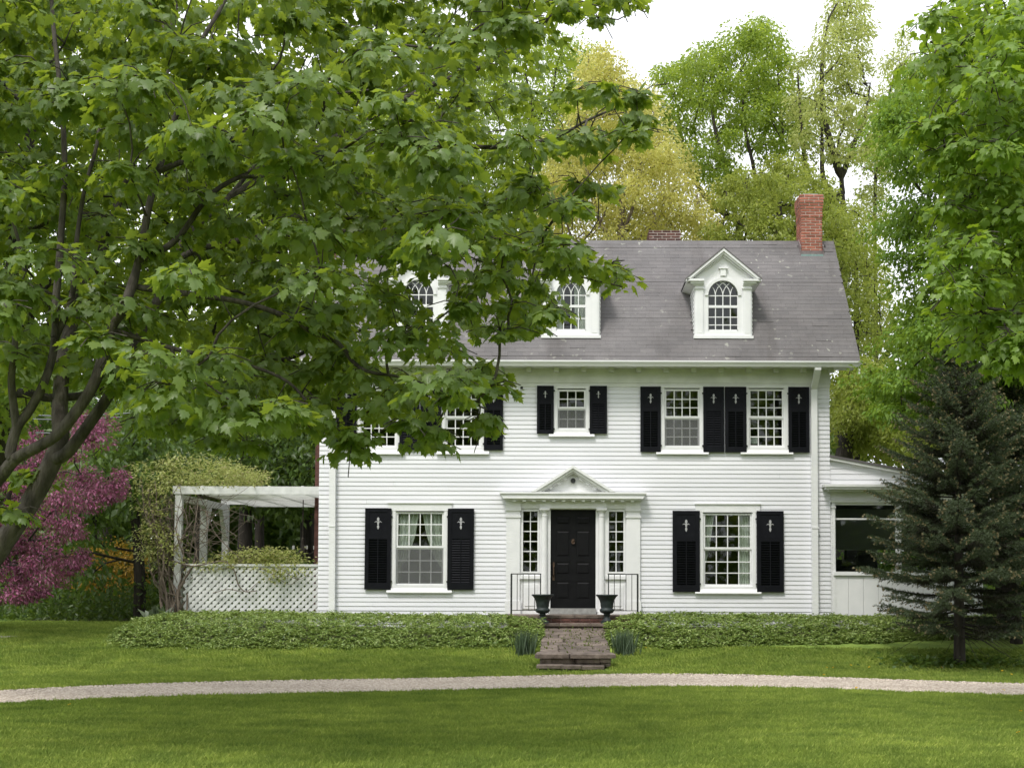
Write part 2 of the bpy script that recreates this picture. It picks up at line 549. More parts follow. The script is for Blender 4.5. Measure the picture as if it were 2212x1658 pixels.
def unit(mat, key='box'):
    """Shared unit meshes: a box of side 1 centred on the origin, a bevelled brick, a clapboard wedge, a shingle."""
    k = (key, mat.name)
    if k in UNIT:
        return UNIT[k]
    mb = MB()
    if key == 'box':
        mb.box(-.5, .5, -.5, .5, -.5, .5)
    elif key == 'wedge':      # thick at its lower edge
        mb.prism_x([(0, -.5), (-1, -.5), (-.25, .5), (0, .5)], -.5, .5)
    elif key == 'brick':
        e = .46
        v = []
        for z, q in ((-.5, e), (-.4, .5), (.4, .5), (.5, e)):
            v += [(-q, -q, z), (q, -q, z), (q, q, z), (-q, q, z)]
        mb.v = v
        mb.f = [(3, 2, 1, 0), (12, 13, 14, 15)]
        for r in range(3):
            mb.f += [(r * 4 + i, r * 4 + (i + 1) % 4, r * 4 + 4 + (i + 1) % 4, r * 4 + 4 + i) for i in range(4)]
    UNIT[k] = mb.mesh(key + ' piece', mat)
    return UNIT[k]


def piece(name, mat, parent, c, size, key='box', rot=None):
    o = bpy.data.objects.new(name, unit(mat, key))
    COL.objects.link(o)
    o.parent = parent
    off = -Vector(parent.location) if (parent.type == 'EMPTY' and parent.parent is None) else Vector((0, 0, 0))
    o.location = Vector(c) + off
    o.scale = size
    if rot:
        o.rotation_euler = rot
    return o


def np_mesh(name, verts, faces, mat, smooth=False):
    """verts (N,3), faces (F,k) numpy -> mesh"""
    me = bpy.data.meshes.new(name)
    k = faces.shape[1]
    me.vertices.add(len(verts))
    me.vertices.foreach_set('co', np.ascontiguousarray(verts, dtype=np.float32).ravel())
    me.loops.add(faces.size)
    me.loops.foreach_set('vertex_index', np.ascontiguousarray(faces, dtype=np.int32).ravel())
    me.polygons.add(len(faces))
    me.polygons.foreach_set('loop_start', np.arange(len(faces), dtype=np.int32) * k)
    me.update(calc_edges=True)
    me.materials.append(mat)
    if smooth:
        me.polygons.foreach_set('use_smooth', np.ones(len(faces), bool))
    return me


# ------------------------------------------------------------------ ground
def sheet(name, x0, x1, y0, y1, nx, ny, mat, dz=0.0):
    xs, ys = np.linspace(x0, x1, nx + 1), np.linspace(y0, y1, ny + 1)
    X, Y = np.meshgrid(xs, ys)
    V = np.stack([X.ravel(), Y.ravel(), GZ(X, Y).ravel() + dz], 1)
    i = (np.arange(ny)[:, None] * (nx + 1) + np.arange(nx)[None]).ravel()
    F = np.stack([i, i + 1, i + nx + 2, i + nx + 1], 1)
    o = bpy.data.objects.new(name, np_mesh(name, V, F, mat, True))
    COL.objects.link(o)
    return o


def big_ground():
    xs = np.concatenate([[-600, -200, -80], np.linspace(-40, 40, 81), [80, 200, 600]])
    ys = np.concatenate([[-300, -100, -30, -10], np.linspace(0, 40, 121), [60, 100, 250, 900]])
    X, Y = np.meshgrid(xs, ys)
    V = np.stack([X.ravel(), Y.ravel(), GZ(X, Y).ravel()], 1)
    nx, ny = len(xs) - 1, len(ys) - 1
    i = (np.arange(ny)[:, None] * (nx + 1) + np.arange(nx)[None]).ravel()
    F = np.stack([i, i + 1, i + nx + 2, i + nx + 1], 1)
    o = bpy.data.objects.new('ground', np_mesh('ground', V, F, M['lawn'], True))
    COL.objects.link(o)
    return tag(o, kind='structure')


ground = big_ground()


def ground_point(px, py):
    """Where the line of sight through a pixel meets the ground."""
    d = CAM_R @ Vector(((px - PPX) / FPX, -(py - PPY) / FPX, -1))
    lo, hi = 6.0, 90.0
    for _ in range(50):
        Y = (lo + hi) / 2
        p = CAM + d * (Y / d.y)
        if p.z > float(GZ(p.x, Y)):
            lo = Y
        else:
            hi = Y
    p = CAM + d * (Y / d.y)
    return Vector((p.x, p.y, float(GZ(p.x, p.y))))


def ribbon(name, far, near, mat, dz, nx=160, wob=0.03):
    """A strip of ground between two pixel outlines, continued past the frame."""
    def curve(pts):
        P = [ground_point(*p) for p in pts]
        x = np.array([p.x for p in P]); y = np.array([p.y for p in P])
        c = np.polyfit(x, y, 3)
        return c
    cf, cn = curve(far), curve(near)
    xs = np.linspace(-9.5, 9.5, nx + 1)
    rows = []
    for t in np.linspace(0, 1, 9):
        y = np.polyval(cn, xs) * (1 - t) + np.polyval(cf, xs) * t
        if t in (0.0, 1.0):
            y = y + RNG.normal(0, wob, len(xs))
        rows.append(np.stack([xs, y, GZ(xs, y) + dz * (1 if 0 < t < 1 else -0.2) + 0.012 * math.sin(math.pi * t)], 1))
    V = np.concatenate(rows)
    k = nx + 1
    i = (np.arange(8)[:, None] * k + np.arange(nx)[None]).ravel()
    F = np.stack([i, i + 1, i + k + 1, i + k], 1)
    o = bpy.data.objects.new(name, np_mesh(name, V, F, mat, True))
    COL.objects.link(o)
    return tag(o, kind='structure'), cf, cn


gravel, CF, CN = ribbon('gravel_drive',
                        [(0, 1490), (300, 1481), (600, 1471), (900, 1462), (1100, 1458), (1400, 1458), (1800, 1464), (2212, 1476)],
                        [(0, 1521), (300, 1511), (700, 1500), (1100, 1488), (1400, 1486), (1800, 1492), (2212, 1505)], M['gravel'], 0.012)


def edge_patch(name, pts, mat, dz):
    """A ground patch whose outline is given in ground coordinates."""
    mb = MB()
    c = np.mean(pts, 0)
    rings = [0.0, 0.35, 0.65, 0.85, 1.0]
    k = len(pts)
    V, F = [], []
    for t in rings[1:]:
        for p in pts:
            q = c + (np.array(p) - c) * t
            V.append((q[0], q[1], float(GZ(q[0], q[1])) + (dz if t < 1 else -0.01)))
    V.append((c[0], c[1], float(GZ(*c)) + dz))
    for r in range(len(rings) - 2):
        F += [(r * k + i, (r + 1) * k + i, (r + 1) * k + (i + 1) % k, r * k + (i + 1) % k)[::-1] for i in range(k)]
    F += [(len(V) - 1, i, (i + 1) % k) for i in range(k)]
    me = bpy.data.meshes.new(name)
    me.from_pydata(V, [], F)
    me.materials.append(mat)
    o = bpy.data.objects.new(name, me)
    COL.objects.link(o)
    return tag(o, kind='structure')


def blob(cx, cy, rx, ry, n=40, wob=0.08):
    out = []
    ph = RNG.uniform(0, 6.28, 4)
    for k in range(n):
        a = 2 * math.pi * k / n
        w = 1 + wob * (math.sin(2 * a + ph[0]) + 0.6 * math.sin(5 * a + ph[1]) + 0.4 * math.sin(9 * a + ph[2]))
        out.append((cx + rx * w * math.cos(a), cy + ry * w * math.sin(a)))
    return out


# wood floor beyond the lawn, left and behind the house
edge_patch('woodland_floor', [(-60, 33.5), (-24, 31.5), (-14, 30.6), (-9.5, 30.2), (-5, 34.6), (6, 34.8), (12, 33), (30, 34), (70, 40), (90, 110), (0, 130), (-90, 110)], M['forest_floor'], 0.02)
edge_patch('bare_earth', blob(7.6, 22.6, 1.9, 1.0), M['earth'], 0.012)
sv = [ground_point(-60, 1372), ground_point(20, 1374), ground_point(50, 1373), ground_point(0, 1381), ground_point(-60, 1383)]
edge_patch('driveway', [(p.x, p.y) for p in (sv[0], sv[1], sv[2], sv[3], sv[4])], M['asphalt'], 0.02)

# ------------------------------------------------------------------ house
YF = 27.4
XL, XR = at(690, 1100, YF).x, at(1792, 1100, YF).x
ZB = 0.45
Z_WALL = at(1240, 797, YF).z


def FX(px, py=1100):
    return at(px, py, YF).x


def FZ(py, px=1240):
    return at(px, py, YF).z


house = thing('house', 'white clapboard two storey house with black shutters, grey shingle roof and three dormers', 'house', (0, YF + 3, ZB))


def cells(mb, x0, x1, z0, z1, holes, put):
    xs = sorted({x0, x1, *[min(max(v, x0), x1) for h in holes for v in h[:2]]})
    zs = sorted({z0, z1, *[min(max(v, z0), z1) for h in holes for v in h[2:]]})
    for a, b in zip(xs, xs[1:]):
        run = None
        for c, d in list(zip(zs, zs[1:])) + [(z1, z1)]:
            solid = d > c and not any(h[0] < (a + b) / 2 < h[1] and h[2] < (c + d) / 2 < h[3] for h in holes)
            if solid:
                run = (run[0], d) if run else (c, d)
            elif run:
                put(a, b, *run)
                run = None


# windows: sash pixel box, meeting rail, columns, rows, casing style
def rect(x0, x1, y0, y1):
    xm, ym = (x0 + x1) / 2, (y0 + y1) / 2
    return (at(x0, ym, YF).x, at(x1, ym, YF).x, at(xm, y1, YF).z, at(xm, y0, YF).z)


WINDOWS = [
    dict(k='far right upper', box=(1618, 1693, 840, 965), rail=904.5, cols=4, ru=3, rl=3, sh=[(1565.6, 1611.5), (1702.5, 1747)], shy=(835, 976), low=False, label='upper storey window beside the downspout'),
    dict(k='right upper', box=(1436, 1511, 840, 965), rail=904.5, cols=4, ru=3, rl=3, sh=[(1383, 1427), (1518.6, 1563.3)], shy=(835, 976), scr=True),
    dict(k='small', box=(1205, 1265, 841, 927), rail=884.5, cols=3, ru=2, rl=2, sh=[(1160, 1196), (1274, 1311)], shy=(834, 937), scr=True),
    dict(k='left upper', box=(963, 1038, 840, 965), rail=904.5, cols=4, ru=3, rl=3, sh=[(909, 953), (1046, 1087)], shy=(835, 973)),
    dict(k='far left upper', box=(781, 856, 840, 965), rail=904.5, cols=4, ru=3, rl=3, sh=[(727, 771), (864, 906)], shy=(835, 973)),
    dict(k='right lower', box=(1520, 1624, 1108, 1265), rail=1187.5, cols=4, ru=3, rl=3, sh=[(1452.5, 1511), (1634, 1692)], shy=(1102, 1277), low=True, cur='side'),
    dict(k='left lower', box=(856, 958, 1105, 1263), rail=1184.5, cols=4, ru=3, rl=3, sh=[(789, 845.5), (967.5, 1024)], shy=(1099, 1274), low=True, cur='tied', scr=True),
]
SURR = (FX(1094), FX(1383), FZ(1330), FZ(1062))
holes = []
for w in WINDOWS:
    w['r'] = rect(*w['box'])
    x0, x1, z0, z1 = w['r']
    holes.append((x0 - .015, x1 + .015, z0 - .02, z1 + .02))
ENTRY = (FX(1126), FX(1351), 0.8, FZ(1098))
holes.append((FX(1128), FX(1350), 0.86, FZ(1100)))

mb = MB()
cells(mb, XL, XR, ZB, Z_WALL, holes, lambda a, b, c, d: mb.box(a, b, YF + .004, YF + .16, c, d))
front = mb.build('front_wall', M['siding'], house)

# clapboards, cut round the window casings and the door surround
cuts = []
CAS = 8.5 / 100.9
for w in WINDOWS:
    x0, x1, z0, z1 = w['r']
    top = FZ(1088) if w.get('low') else z1 + .07
    cuts.append((x0 - CAS, x1 + CAS, z0 - .17, top))
cuts.append((SURR[0], SURR[1], 0.3, FZ(1078)))
EXPO = 0.0951
z = ZB
nb = 0
while z < FZ(836):
    zc = z + EXPO / 2
    spans = [(XL - .012, XR + .012)]
    for c in cuts:
        if c[2] < zc < c[3]:
            new = []
            for a, b in spans:
                if c[1] <= a or c[0] >= b:
                    new.append((a, b))
                else:
                    if c[0] > a + .02:
                        new.append((a, c[0]))
                    if c[1] < b - .02:
                        new.append((c[1], b))
            spans = new
    joined = []
    for a, b in spans:      # long courses are butted from two boards
        if b - a > 2.2 and random.random() < .28 and len(joined) + nb < 296:
            c = random.uniform(a + .6, b - .6)
            joined += [(a, c - .002), (c + .002, b)]
        else:
            joined.append((a, b))
    for a, b in joined:
        piece('clapboard', M['siding'], front, ((a + b) / 2, YF + .002, zc + random.uniform(-.0006, .0006)), (b - a, .022, EXPO + .012), 'wedge')
        nb += 1
    z += EXPO
print('clapboards', nb)

YR = YF + 7.0
RIDGE_Y, EAVE_Y = YF + 2.05, YF - .55
EAVE_Z = at(1240, 779, EAVE_Y).z
RIDGE_Z = at(1240, 522, RIDGE_Y).z
SLOPE = (RIDGE_Z - EAVE_Z) / (RIDGE_Y - EAVE_Y)
REAR_EAVE = YR + .45
RX0, RX1 = XL - .56, XR + .56
gable = [(YF + .16, ZB), (YR - .16, ZB), (YR - .16, EAVE_Z - .35), (RIDGE_Y, RIDGE_Z - .18), (YF + .16, EAVE_Z + (YF + .16 - EAVE_Y) * SLOPE - .18)]
side = MB().prism_x(gable, XL, XL + .14).prism_x(gable, XR - .14, XR).build('side_wall', M['siding'], house)
MB().box(XL, XR, YR - .16, YR, ZB, EAVE_Z - .2).build('rear_wall', M['siding'], house)
# inside: floors and a dividing wall close to what can be seen through the panes
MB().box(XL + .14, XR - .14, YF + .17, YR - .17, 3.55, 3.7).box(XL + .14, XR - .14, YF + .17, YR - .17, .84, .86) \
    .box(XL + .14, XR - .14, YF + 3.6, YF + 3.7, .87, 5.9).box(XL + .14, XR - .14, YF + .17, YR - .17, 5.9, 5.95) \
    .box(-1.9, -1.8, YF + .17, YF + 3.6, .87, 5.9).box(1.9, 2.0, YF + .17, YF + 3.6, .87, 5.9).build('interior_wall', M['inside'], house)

# frieze, soffit, gutter, modillions
zs = at(1240, 789, EAVE_Y).z + .02
fz0, fz1, fz2 = FZ(836), FZ(827), FZ(813)
MB().box(XL - .02, XR + .02, YF - .03, YF + .003, fz0, fz1).box(XL - .03, XR + .03, YF - .05, YF + .003, fz1, fz2).box(XL - .02, XR + .02, YF - .035, YF + .003, fz2, zs).build('frieze', M['trim'], house)
MB().box(RX0 + .03, RX1 - .03, EAVE_Y + .06, YF + .1, zs, zs + .03).build('soffit', M['trim'], house)
for k in range(21):
    px = 1320 + (k - 10) * 59
    xx = FX(px, 800)
    if XL - .1 < xx < XR + .3:
        piece('modillion', M['trim'], house, (xx, YF - .13, zs - .045), (.10, .19, .085))
g = MB()
gz1 = at(1240, 779, EAVE_Y).z
g.prism_x([(EAVE_Y + .05, gz1 - .115), (EAVE_Y - .03, gz1 - .115), (EAVE_Y - .05, gz1 - .075), (EAVE_Y - .085, gz1 - .03), (EAVE_Y - .085, gz1), (EAVE_Y - .07, gz1), (EAVE_Y - .065, gz1 - .035), (EAVE_Y + .05, gz1 - .06)], RX0 - .02, RX1 + .03)
g.build('gutter', M['white'], house)
for px, top, bot in ((720, 797, 1330), (1757, 797, 1330)):
    x, x2 = FX(px, 950), FX(px + (2 if px > 1000 else 1), 1330)
    w = .065
    d = MB()
    d.box(x - w, x + w, YF - .135, YF - .03, ZB, FZ(840))
    d.v[0:4] = [(a + (x2 - x) * 0.6, b, c) for a, b, c in d.v[0:4]]
    zt = FZ(835)
    d.prism_x([(YF - .135, zt - .06), (YF - .03, zt - .06), (EAVE_Y + .09, gz1 - .18), (EAVE_Y + .09, gz1 - .06), (EAVE_Y - .02, gz1 - .06), (EAVE_Y - .02, gz1 - .18)], x - w, x + w)
    ds = d.build('downspout', M['white'], house)
    piece('strap', M['white'], ds, (x + .01, YF - .082, FZ(1138)), (.15, .125, .035))


# ---- roof
def roof_pt(x, t, lift=0.0):
    """t metres up the slope from the eave"""
    L = math.hypot(1, SLOPE)
    return (x, EAVE_Y + t / L - lift * SLOPE / L, EAVE_Z + t * SLOPE / L + lift / L)


SLEN = math.hypot(RIDGE_Y - EAVE_Y, RIDGE_Z - EAVE_Z)
DORM = [904, 1233.5, 1562]
YD = YF - .1
DW = at(1624, 700, YD).x - at(1562.5, 700, YD).x        # half width of a dormer's wall
DXC = [at(p, 660, YD).x for p in DORM]
L_ = math.hypot(1, SLOPE)
t_d0 = (YD + .02 - EAVE_Y) * L_
dz_eave = at(1562, 606, YD).z
t_d1 = (dz_eave - EAVE_Z) / SLOPE * L_
rholes = [(c - DW + .06, c + DW - .06, t_d0 + .05, t_d1) for c in DXC]
CHX0, CHX1 = at(1731, 560, YF + 1.75).x, at(1776.5, 560, YF + 1.75).x
mb = MB()


def roof_cell(a, b, t0, t1):
    base = len(mb.v)
    for lift in (-.14, 0):
        mb.v += [roof_pt(a, t0, lift), roof_pt(b, t0, lift), roof_pt(b, t1, lift), roof_pt(a, t1, lift)]
    mb.f += [tuple(base + i for i in q) for q in ((3, 2, 1, 0), (4, 5, 6, 7), (0, 1, 5, 4), (1, 2, 6, 5), (2, 3, 7, 6), (3, 0, 4, 7))]


cells(mb, RX0, RX1, 0.0, SLEN, rholes, roof_cell)
mb.prism_x([(RIDGE_Y, RIDGE_Z - .004), (REAR_EAVE, EAVE_Z - .3), (REAR_EAVE, EAVE_Z - .45), (RIDGE_Y, RIDGE_Z - .17)], RX0, RX1)
roof = mb.build('roof', M['roof'], house)
rs_ = (RIDGE_Z - EAVE_Z + .3) / (REAR_EAVE - RIDGE_Y)
MB().prism_x([(RIDGE_Y - .11, RIDGE_Z - .11 * SLOPE + .034), (RIDGE_Y, RIDGE_Z + .036), (RIDGE_Y + .13, RIDGE_Z - .13 * rs_ + .02), (RIDGE_Y + .13, RIDGE_Z - .13 * rs_ + .004), (RIDGE_Y, RIDGE_Z + .012), (RIDGE_Y - .11, RIDGE_Z - .11 * SLOPE + .018)], RX0, RX1).build('ridge_cap', M['roof'], roof)
# rake boards
for x0 in (RX0 + .01, RX1 - .04):
    a, b = roof_pt(0, -.02), roof_pt(0, SLEN)
    MB().prism_x([(a[1], a[2] - .25), (a[1], a[2] - .03), (b[1], b[2] - .03), (b[1], b[2] - .25)], x0, x0 + .03).build('rake_board', M['white'], house)
# shingles
SEX = SLEN / 33
singles = []
rest_v, rest_f = [], []
ang = math.atan(SLOPE)
sh_mesh = MB().prism_x([(-.5, -.5), (.5, -.35), (.5, .35), (-.5, .5)], -.5, .5).mesh('shingle', M['roof'])
allsh = []
for r in range(33):
    x = RX0 - (0.0 if r % 2 else .16) - random.uniform(0, .05)
    while x < RX1:
        wdt = .33 + random.uniform(-.006, .006)
        a, b = max(x, RX0), min(x + wdt - .002, RX1)
        t0 = r * SEX
        x += wdt
        if b - a < .04:
            continue
        skip = False
        for c in DXC:
            up = (t0 + SEX / 2 - t_d0)
            if t_d0 - SEX * .6 < t0 and abs((a + b) / 2 - c) < DW - .02 and t0 < t_d1 - .1:
                skip = True
        if CHX0 - .03 < (a + b) / 2 < CHX1 + .03 and t0 > SLEN - .45:
            skip = True
        if not skip:
            allsh.append((r, a, b, t0))
allsh.sort(key=lambda q: (0 if (q[1] > FX(1050) and q[0] < 14) else 1, q[0], -q[1]))
for k, (r, a, b, t0) in enumerate(allsh):
    thick = .021 + .005 * ((r * 7919) % 10) / 10 + random.uniform(0, .0015)
    if random.random() < .02:
        thick += .006
    dt = random.uniform(-.002, .002)
    c = roof_pt((a + b) / 2, t0 + SEX / 2 + dt, thick * .5 + .003)
    if k < 300:
        o = bpy.data.objects.new('shingle', sh_mesh)
        COL.objects.link(o)
        o.parent = roof
        o.location = c
        o.scale = (b - a, SEX + .012, thick)
        o.rotation_euler = (ang, 0, 0)
    else:
        base = len(rest_v)
        for yy, zz in ((-.5, -.5), (.5, -.35), (.5, .35), (-.5, .5)):
            for xx in (a, b):
                p = roof_pt(xx, t0 + SEX / 2 + dt + yy * (SEX + .012), thick * .5 + .003 + zz * thick)
                rest_v.append(p)
        rest_f += [tuple(base + i for i in q) for q in ((0, 1, 7, 6), (6, 7, 5, 4), (0, 6, 4, 2), (1, 3, 5, 7))]
mb = MB()
mb.v, mb.f = rest_v, rest_f
tag(mb.build('roof_shingles', M['roof'], roof), kind='stuff')


# ---- chimneys
def brick_chimney(x0, x1, y0, y1, z0, ncourse, course, crown, mat, cap=None, bricks=True):
    core = MB().box(x0 + .008, x1 - .008, y0 + .008, y1 - .008, z0, z0 + ncourse * course - .004)
    ch = core.build('chimney', M['mortar'] if bricks else mat, house)
    for k in range(ncourse):
        o = crown.get(ncourse - 1 - k, 0.0)
        zc = z0 + (k + .5) * course
        a0, a1, b0, b1 = x0 - o, x1 + o, y0 - o, y1 + o
        if o:
            piece('mortar_bed', M['mortar'], ch, ((a0 + a1) / 2, (b0 + b1) / 2, zc), (a1 - a0 - .016, b1 - b0 - .016, course - .001))
        L, D, H = .205, .10, course - .016
        for (u0, u1, fix, axis) in ((a0, a1, b0, 0), (a0, a1, b1, 0), (b0 + D + .01, b1 - D - .01, a0, 1), (b0 + D + .01, b1 - D - .01, a1, 1)):
            u = u0 - (L / 2 if k % 2 else 0)
            while u < u1 - .01:
                p, q = max(u, u0), min(u + L, u1)
                if q - p > .03:
                    jit = random.uniform(0, .003)
                    if axis == 0:
                        cy = fix + D / 2 - jit if fix == b0 else fix - D / 2 + jit
                        piece('brick', mat, ch, ((p + q) / 2, cy, zc), (q - p, D, H), 'brick')
                    else:
                        cx = fix + D / 2 - jit if fix == a0 else fix - D / 2 + jit
                        piece('brick', mat, ch, (cx, (p + q) / 2, zc), (D, q - p, H), 'brick')
                u += L + .014
    return ch


YC = YF + 1.75
czt, czb = at(1754, 420.5, YC).z, at(1754, 545, YC).z
COURSE = (czt - at(1754, 537, YC).z) / 19
n_c = 22
ch = brick_chimney(CHX0, CHX1, YC, YC + .62, czt - n_c * COURSE, n_c, COURSE, {0: .035, 1: .035, 2: .035, 3: .024, 4: .014, 5: .006, 6: .006, 7: .012}, M['brick'])
tag(ch, 'bright red brick chimney with a corbelled crown')
piece('cap', M['capstone'], ch, ((CHX0 + CHX1) / 2, YC + .28, czt + .02), (.33, .4, .05))
zr = EAVE_Z + (YC - EAVE_Y) * SLOPE
fl = MB().box(CHX0 - .02, CHX1 + .02, YC - .02, YC - .003, zr - .02, zr + .1)
for x0 in (CHX0 - .03, CHX1 + .005):
    fl.prism_x([(YC - .03, zr - .05), (YC - .03, zr + .2), (YC + .25, zr + .42), (YC + .25, zr + .2)], x0, x0 + .025)
fo = fl.build('flashing', M['flashing'], ch)
MB().box(CHX0 - .01, CHX1 + .01, YC - .06, YC - .022, zr - .05, zr + .005).build('apron', M['verdigris'], ch)
a0, a1 = at(1401, 510, YF + 3.4).x, at(1471, 510, YF + 3.4).x
zt2 = at(1436, 497, YF + 3.4).z
tag(brick_chimney(a0, a1, YF + 3.4, YF + 4.2, zt2 - 20 * .066, 20, .066, {0: .0}, M['old_brick']), 'low dark brick chimney behind the ridge')
MB().box(XL - .42, XL - .001, YF + 1.6, YF + 3.0, .3, RIDGE_Z + .3).build('chimney', M['old_brick'], house)


# ---- shutters and windows
def shutter(x0, x1, z0, z1, tilt):
    d0, d1 = YF - .075, YF - .04
    w, h = x1 - x0, z1 - z0
    st = w * .15
    r_top, r_mid = z1 - h * .365, z1 - h * .325
    m = MB()
    m.box(x0, x0 + st, d0, d1, z0, z1).box(x1 - st, x1, d0, d1, z0, z1)
    lz0, lz1 = z0 + h * .085, z1 - h * .375
    m.box(x0 + st, x1 - st, d0, d1, z0, lz0).box(x0 + st, x1 - st, d0, d1, lz1, r_mid)
    m.box(x0 + st, x1 - st, d0, d1, z1 - h * .045, z1)
    m.box(x0 + st, x1 - st, d0 + .012, d1, r_mid, z1 - h * .045)      # sunk upper panel
    m.box(x0 + st, x1 - st, d1 - .004, d1 - .001, lz0, lz1)           # backing
    s = m.build('shutter', M['black'], house)
    lv = MB()
    n = max(10, int(h / .052 * .56))
    cx = (x0 + x1) / 2
    for k in range(n):
        zc = lz0 + (k + .5) * (lz1 - lz0) / n
        dh = (lz1 - lz0) / n * .42
        for a, b in ((x0 + st + .004, cx - .01), (cx + .01, x1 - st - .004)):
            if tilt:
                lv.prism_x([(d0 + .002, zc - dh), (d0 + .002, zc - dh + .006), (d1 - .006, zc + dh), (d1 - .006, zc + dh - .006)], a, b)
            else:
                lv.prism_x([(d0 + .004, zc + dh), (d0 + .004, zc + dh - .008), (d1 - .006, zc - dh), (d1 - .006, zc - dh + .008)], a, b)
    lv.box(cx - .009, cx + .009, d0 - .002, d0 + .004, lz0, lz1)
    tag(lv.build('louver_slats', M['black'], s), kind='stuff')
    # the ornament: a slim staff with a crossing sprig
    oc = z1 - h * .185
    q = h * .0315
    orn = MB()
    def poly(pts):
        orn.prism([(cx + a * q * (1.45 if abs(a) < .5 else .85), oc + b * q) for a, b in pts], d0 + .004, d0 + .0118)
    poly([(-.28, 2.0), (-.1, 2.35), (.1, 2.35), (.28, 2.0), (.34, 1.45), (.16, .85), (-.16, .85), (-.34, 1.45)])
    poly([(-.42, .5), (-.16, .82), (.16, .82), (.42, .5), (.2, .12), (.26, -.3), (.1, -.55), (-.1, -.55), (-.26, -.3), (-.2, .12)])
    poly([(-.3, -1.2), (-.14, -.62), (.14, -.62), (.3, -1.2), (.24, -1.8), (0, -2.4), (-.24, -1.8)])
    poly([(.3, .72), (.9, .92), (1.5, .6), (1.75, .25), (1.3, .5), (.8, .58), (.3, .45)])
    poly([(-.3, .72), (-.3, .45), (-.8, .58), (-1.3, .5), (-1.75, .25), (-1.5, .6), (-.9, .92)])
    orn.build('ornament', M['ornament'], s)
    for zz in (z0 + h * .1, z0 + h * .9):
        piece('hinge', M['iron'], s, ((x0 if x0 > wx else x1), YF - .05, zz), (.05, .02, .03))
    return s


def curtain(parent, pts_l, pts_r, y, mat):
    """a hanging cloth between two edge polylines (x, z), with folds"""
    n, rows = 26, len(pts_l)
    V, F = [], []
    for (xl, zl), (xr, zr_) in zip(pts_l, pts_r):
        for k in range(n + 1):
            u = k / n
            V.append((xl + (xr - xl) * u, y + .022 * math.sin(u * 31) + .012 * math.sin(u * 57 + 1), zl + (zr_ - zl) * u))
    for r in range(rows - 1):
        F += [(r * (n + 1) + k, r * (n + 1) + k + 1, (r + 1) * (n + 1) + k + 1, (r + 1) * (n + 1) + k) for k in range(n)]
    m = MB()
    m.v, m.f = V, F
    return m.build('curtain', mat, parent, smooth=True)


def panes(parent, x0, x1, z0, z1, cols, rows, y, bar, skip=()):
    """panes and the bars between them inside a sash opening"""
    m = MB()
    for k in range(1, cols):
        x = x0 + (x1 - x0) * k / cols
        m.box(x - bar / 2, x + bar / 2, y - .018, y + .006, z0, z1)
    for k in range(1, rows):
        zz = z0 + (z1 - z0) * k / rows
        m.box(x0, x1, y - .016, y + .004, zz - bar / 2, zz + bar / 2)
    m.build('muntin_bars', M['white'], parent)
    for i in range(cols):
        for j in range(rows):
            cx, cz = x0 + (x1 - x0) * (i + .5) / cols, z0 + (z1 - z0) * (j + .5) / rows
            piece('pane', M['glass'], parent, (cx, y, cz), ((x1 - x0) / cols - bar * .6, .004, (z1 - z0) / rows - bar * .6),
                  rot=(random.uniform(-.004, .004), 0, random.uniform(-.004, .004)))


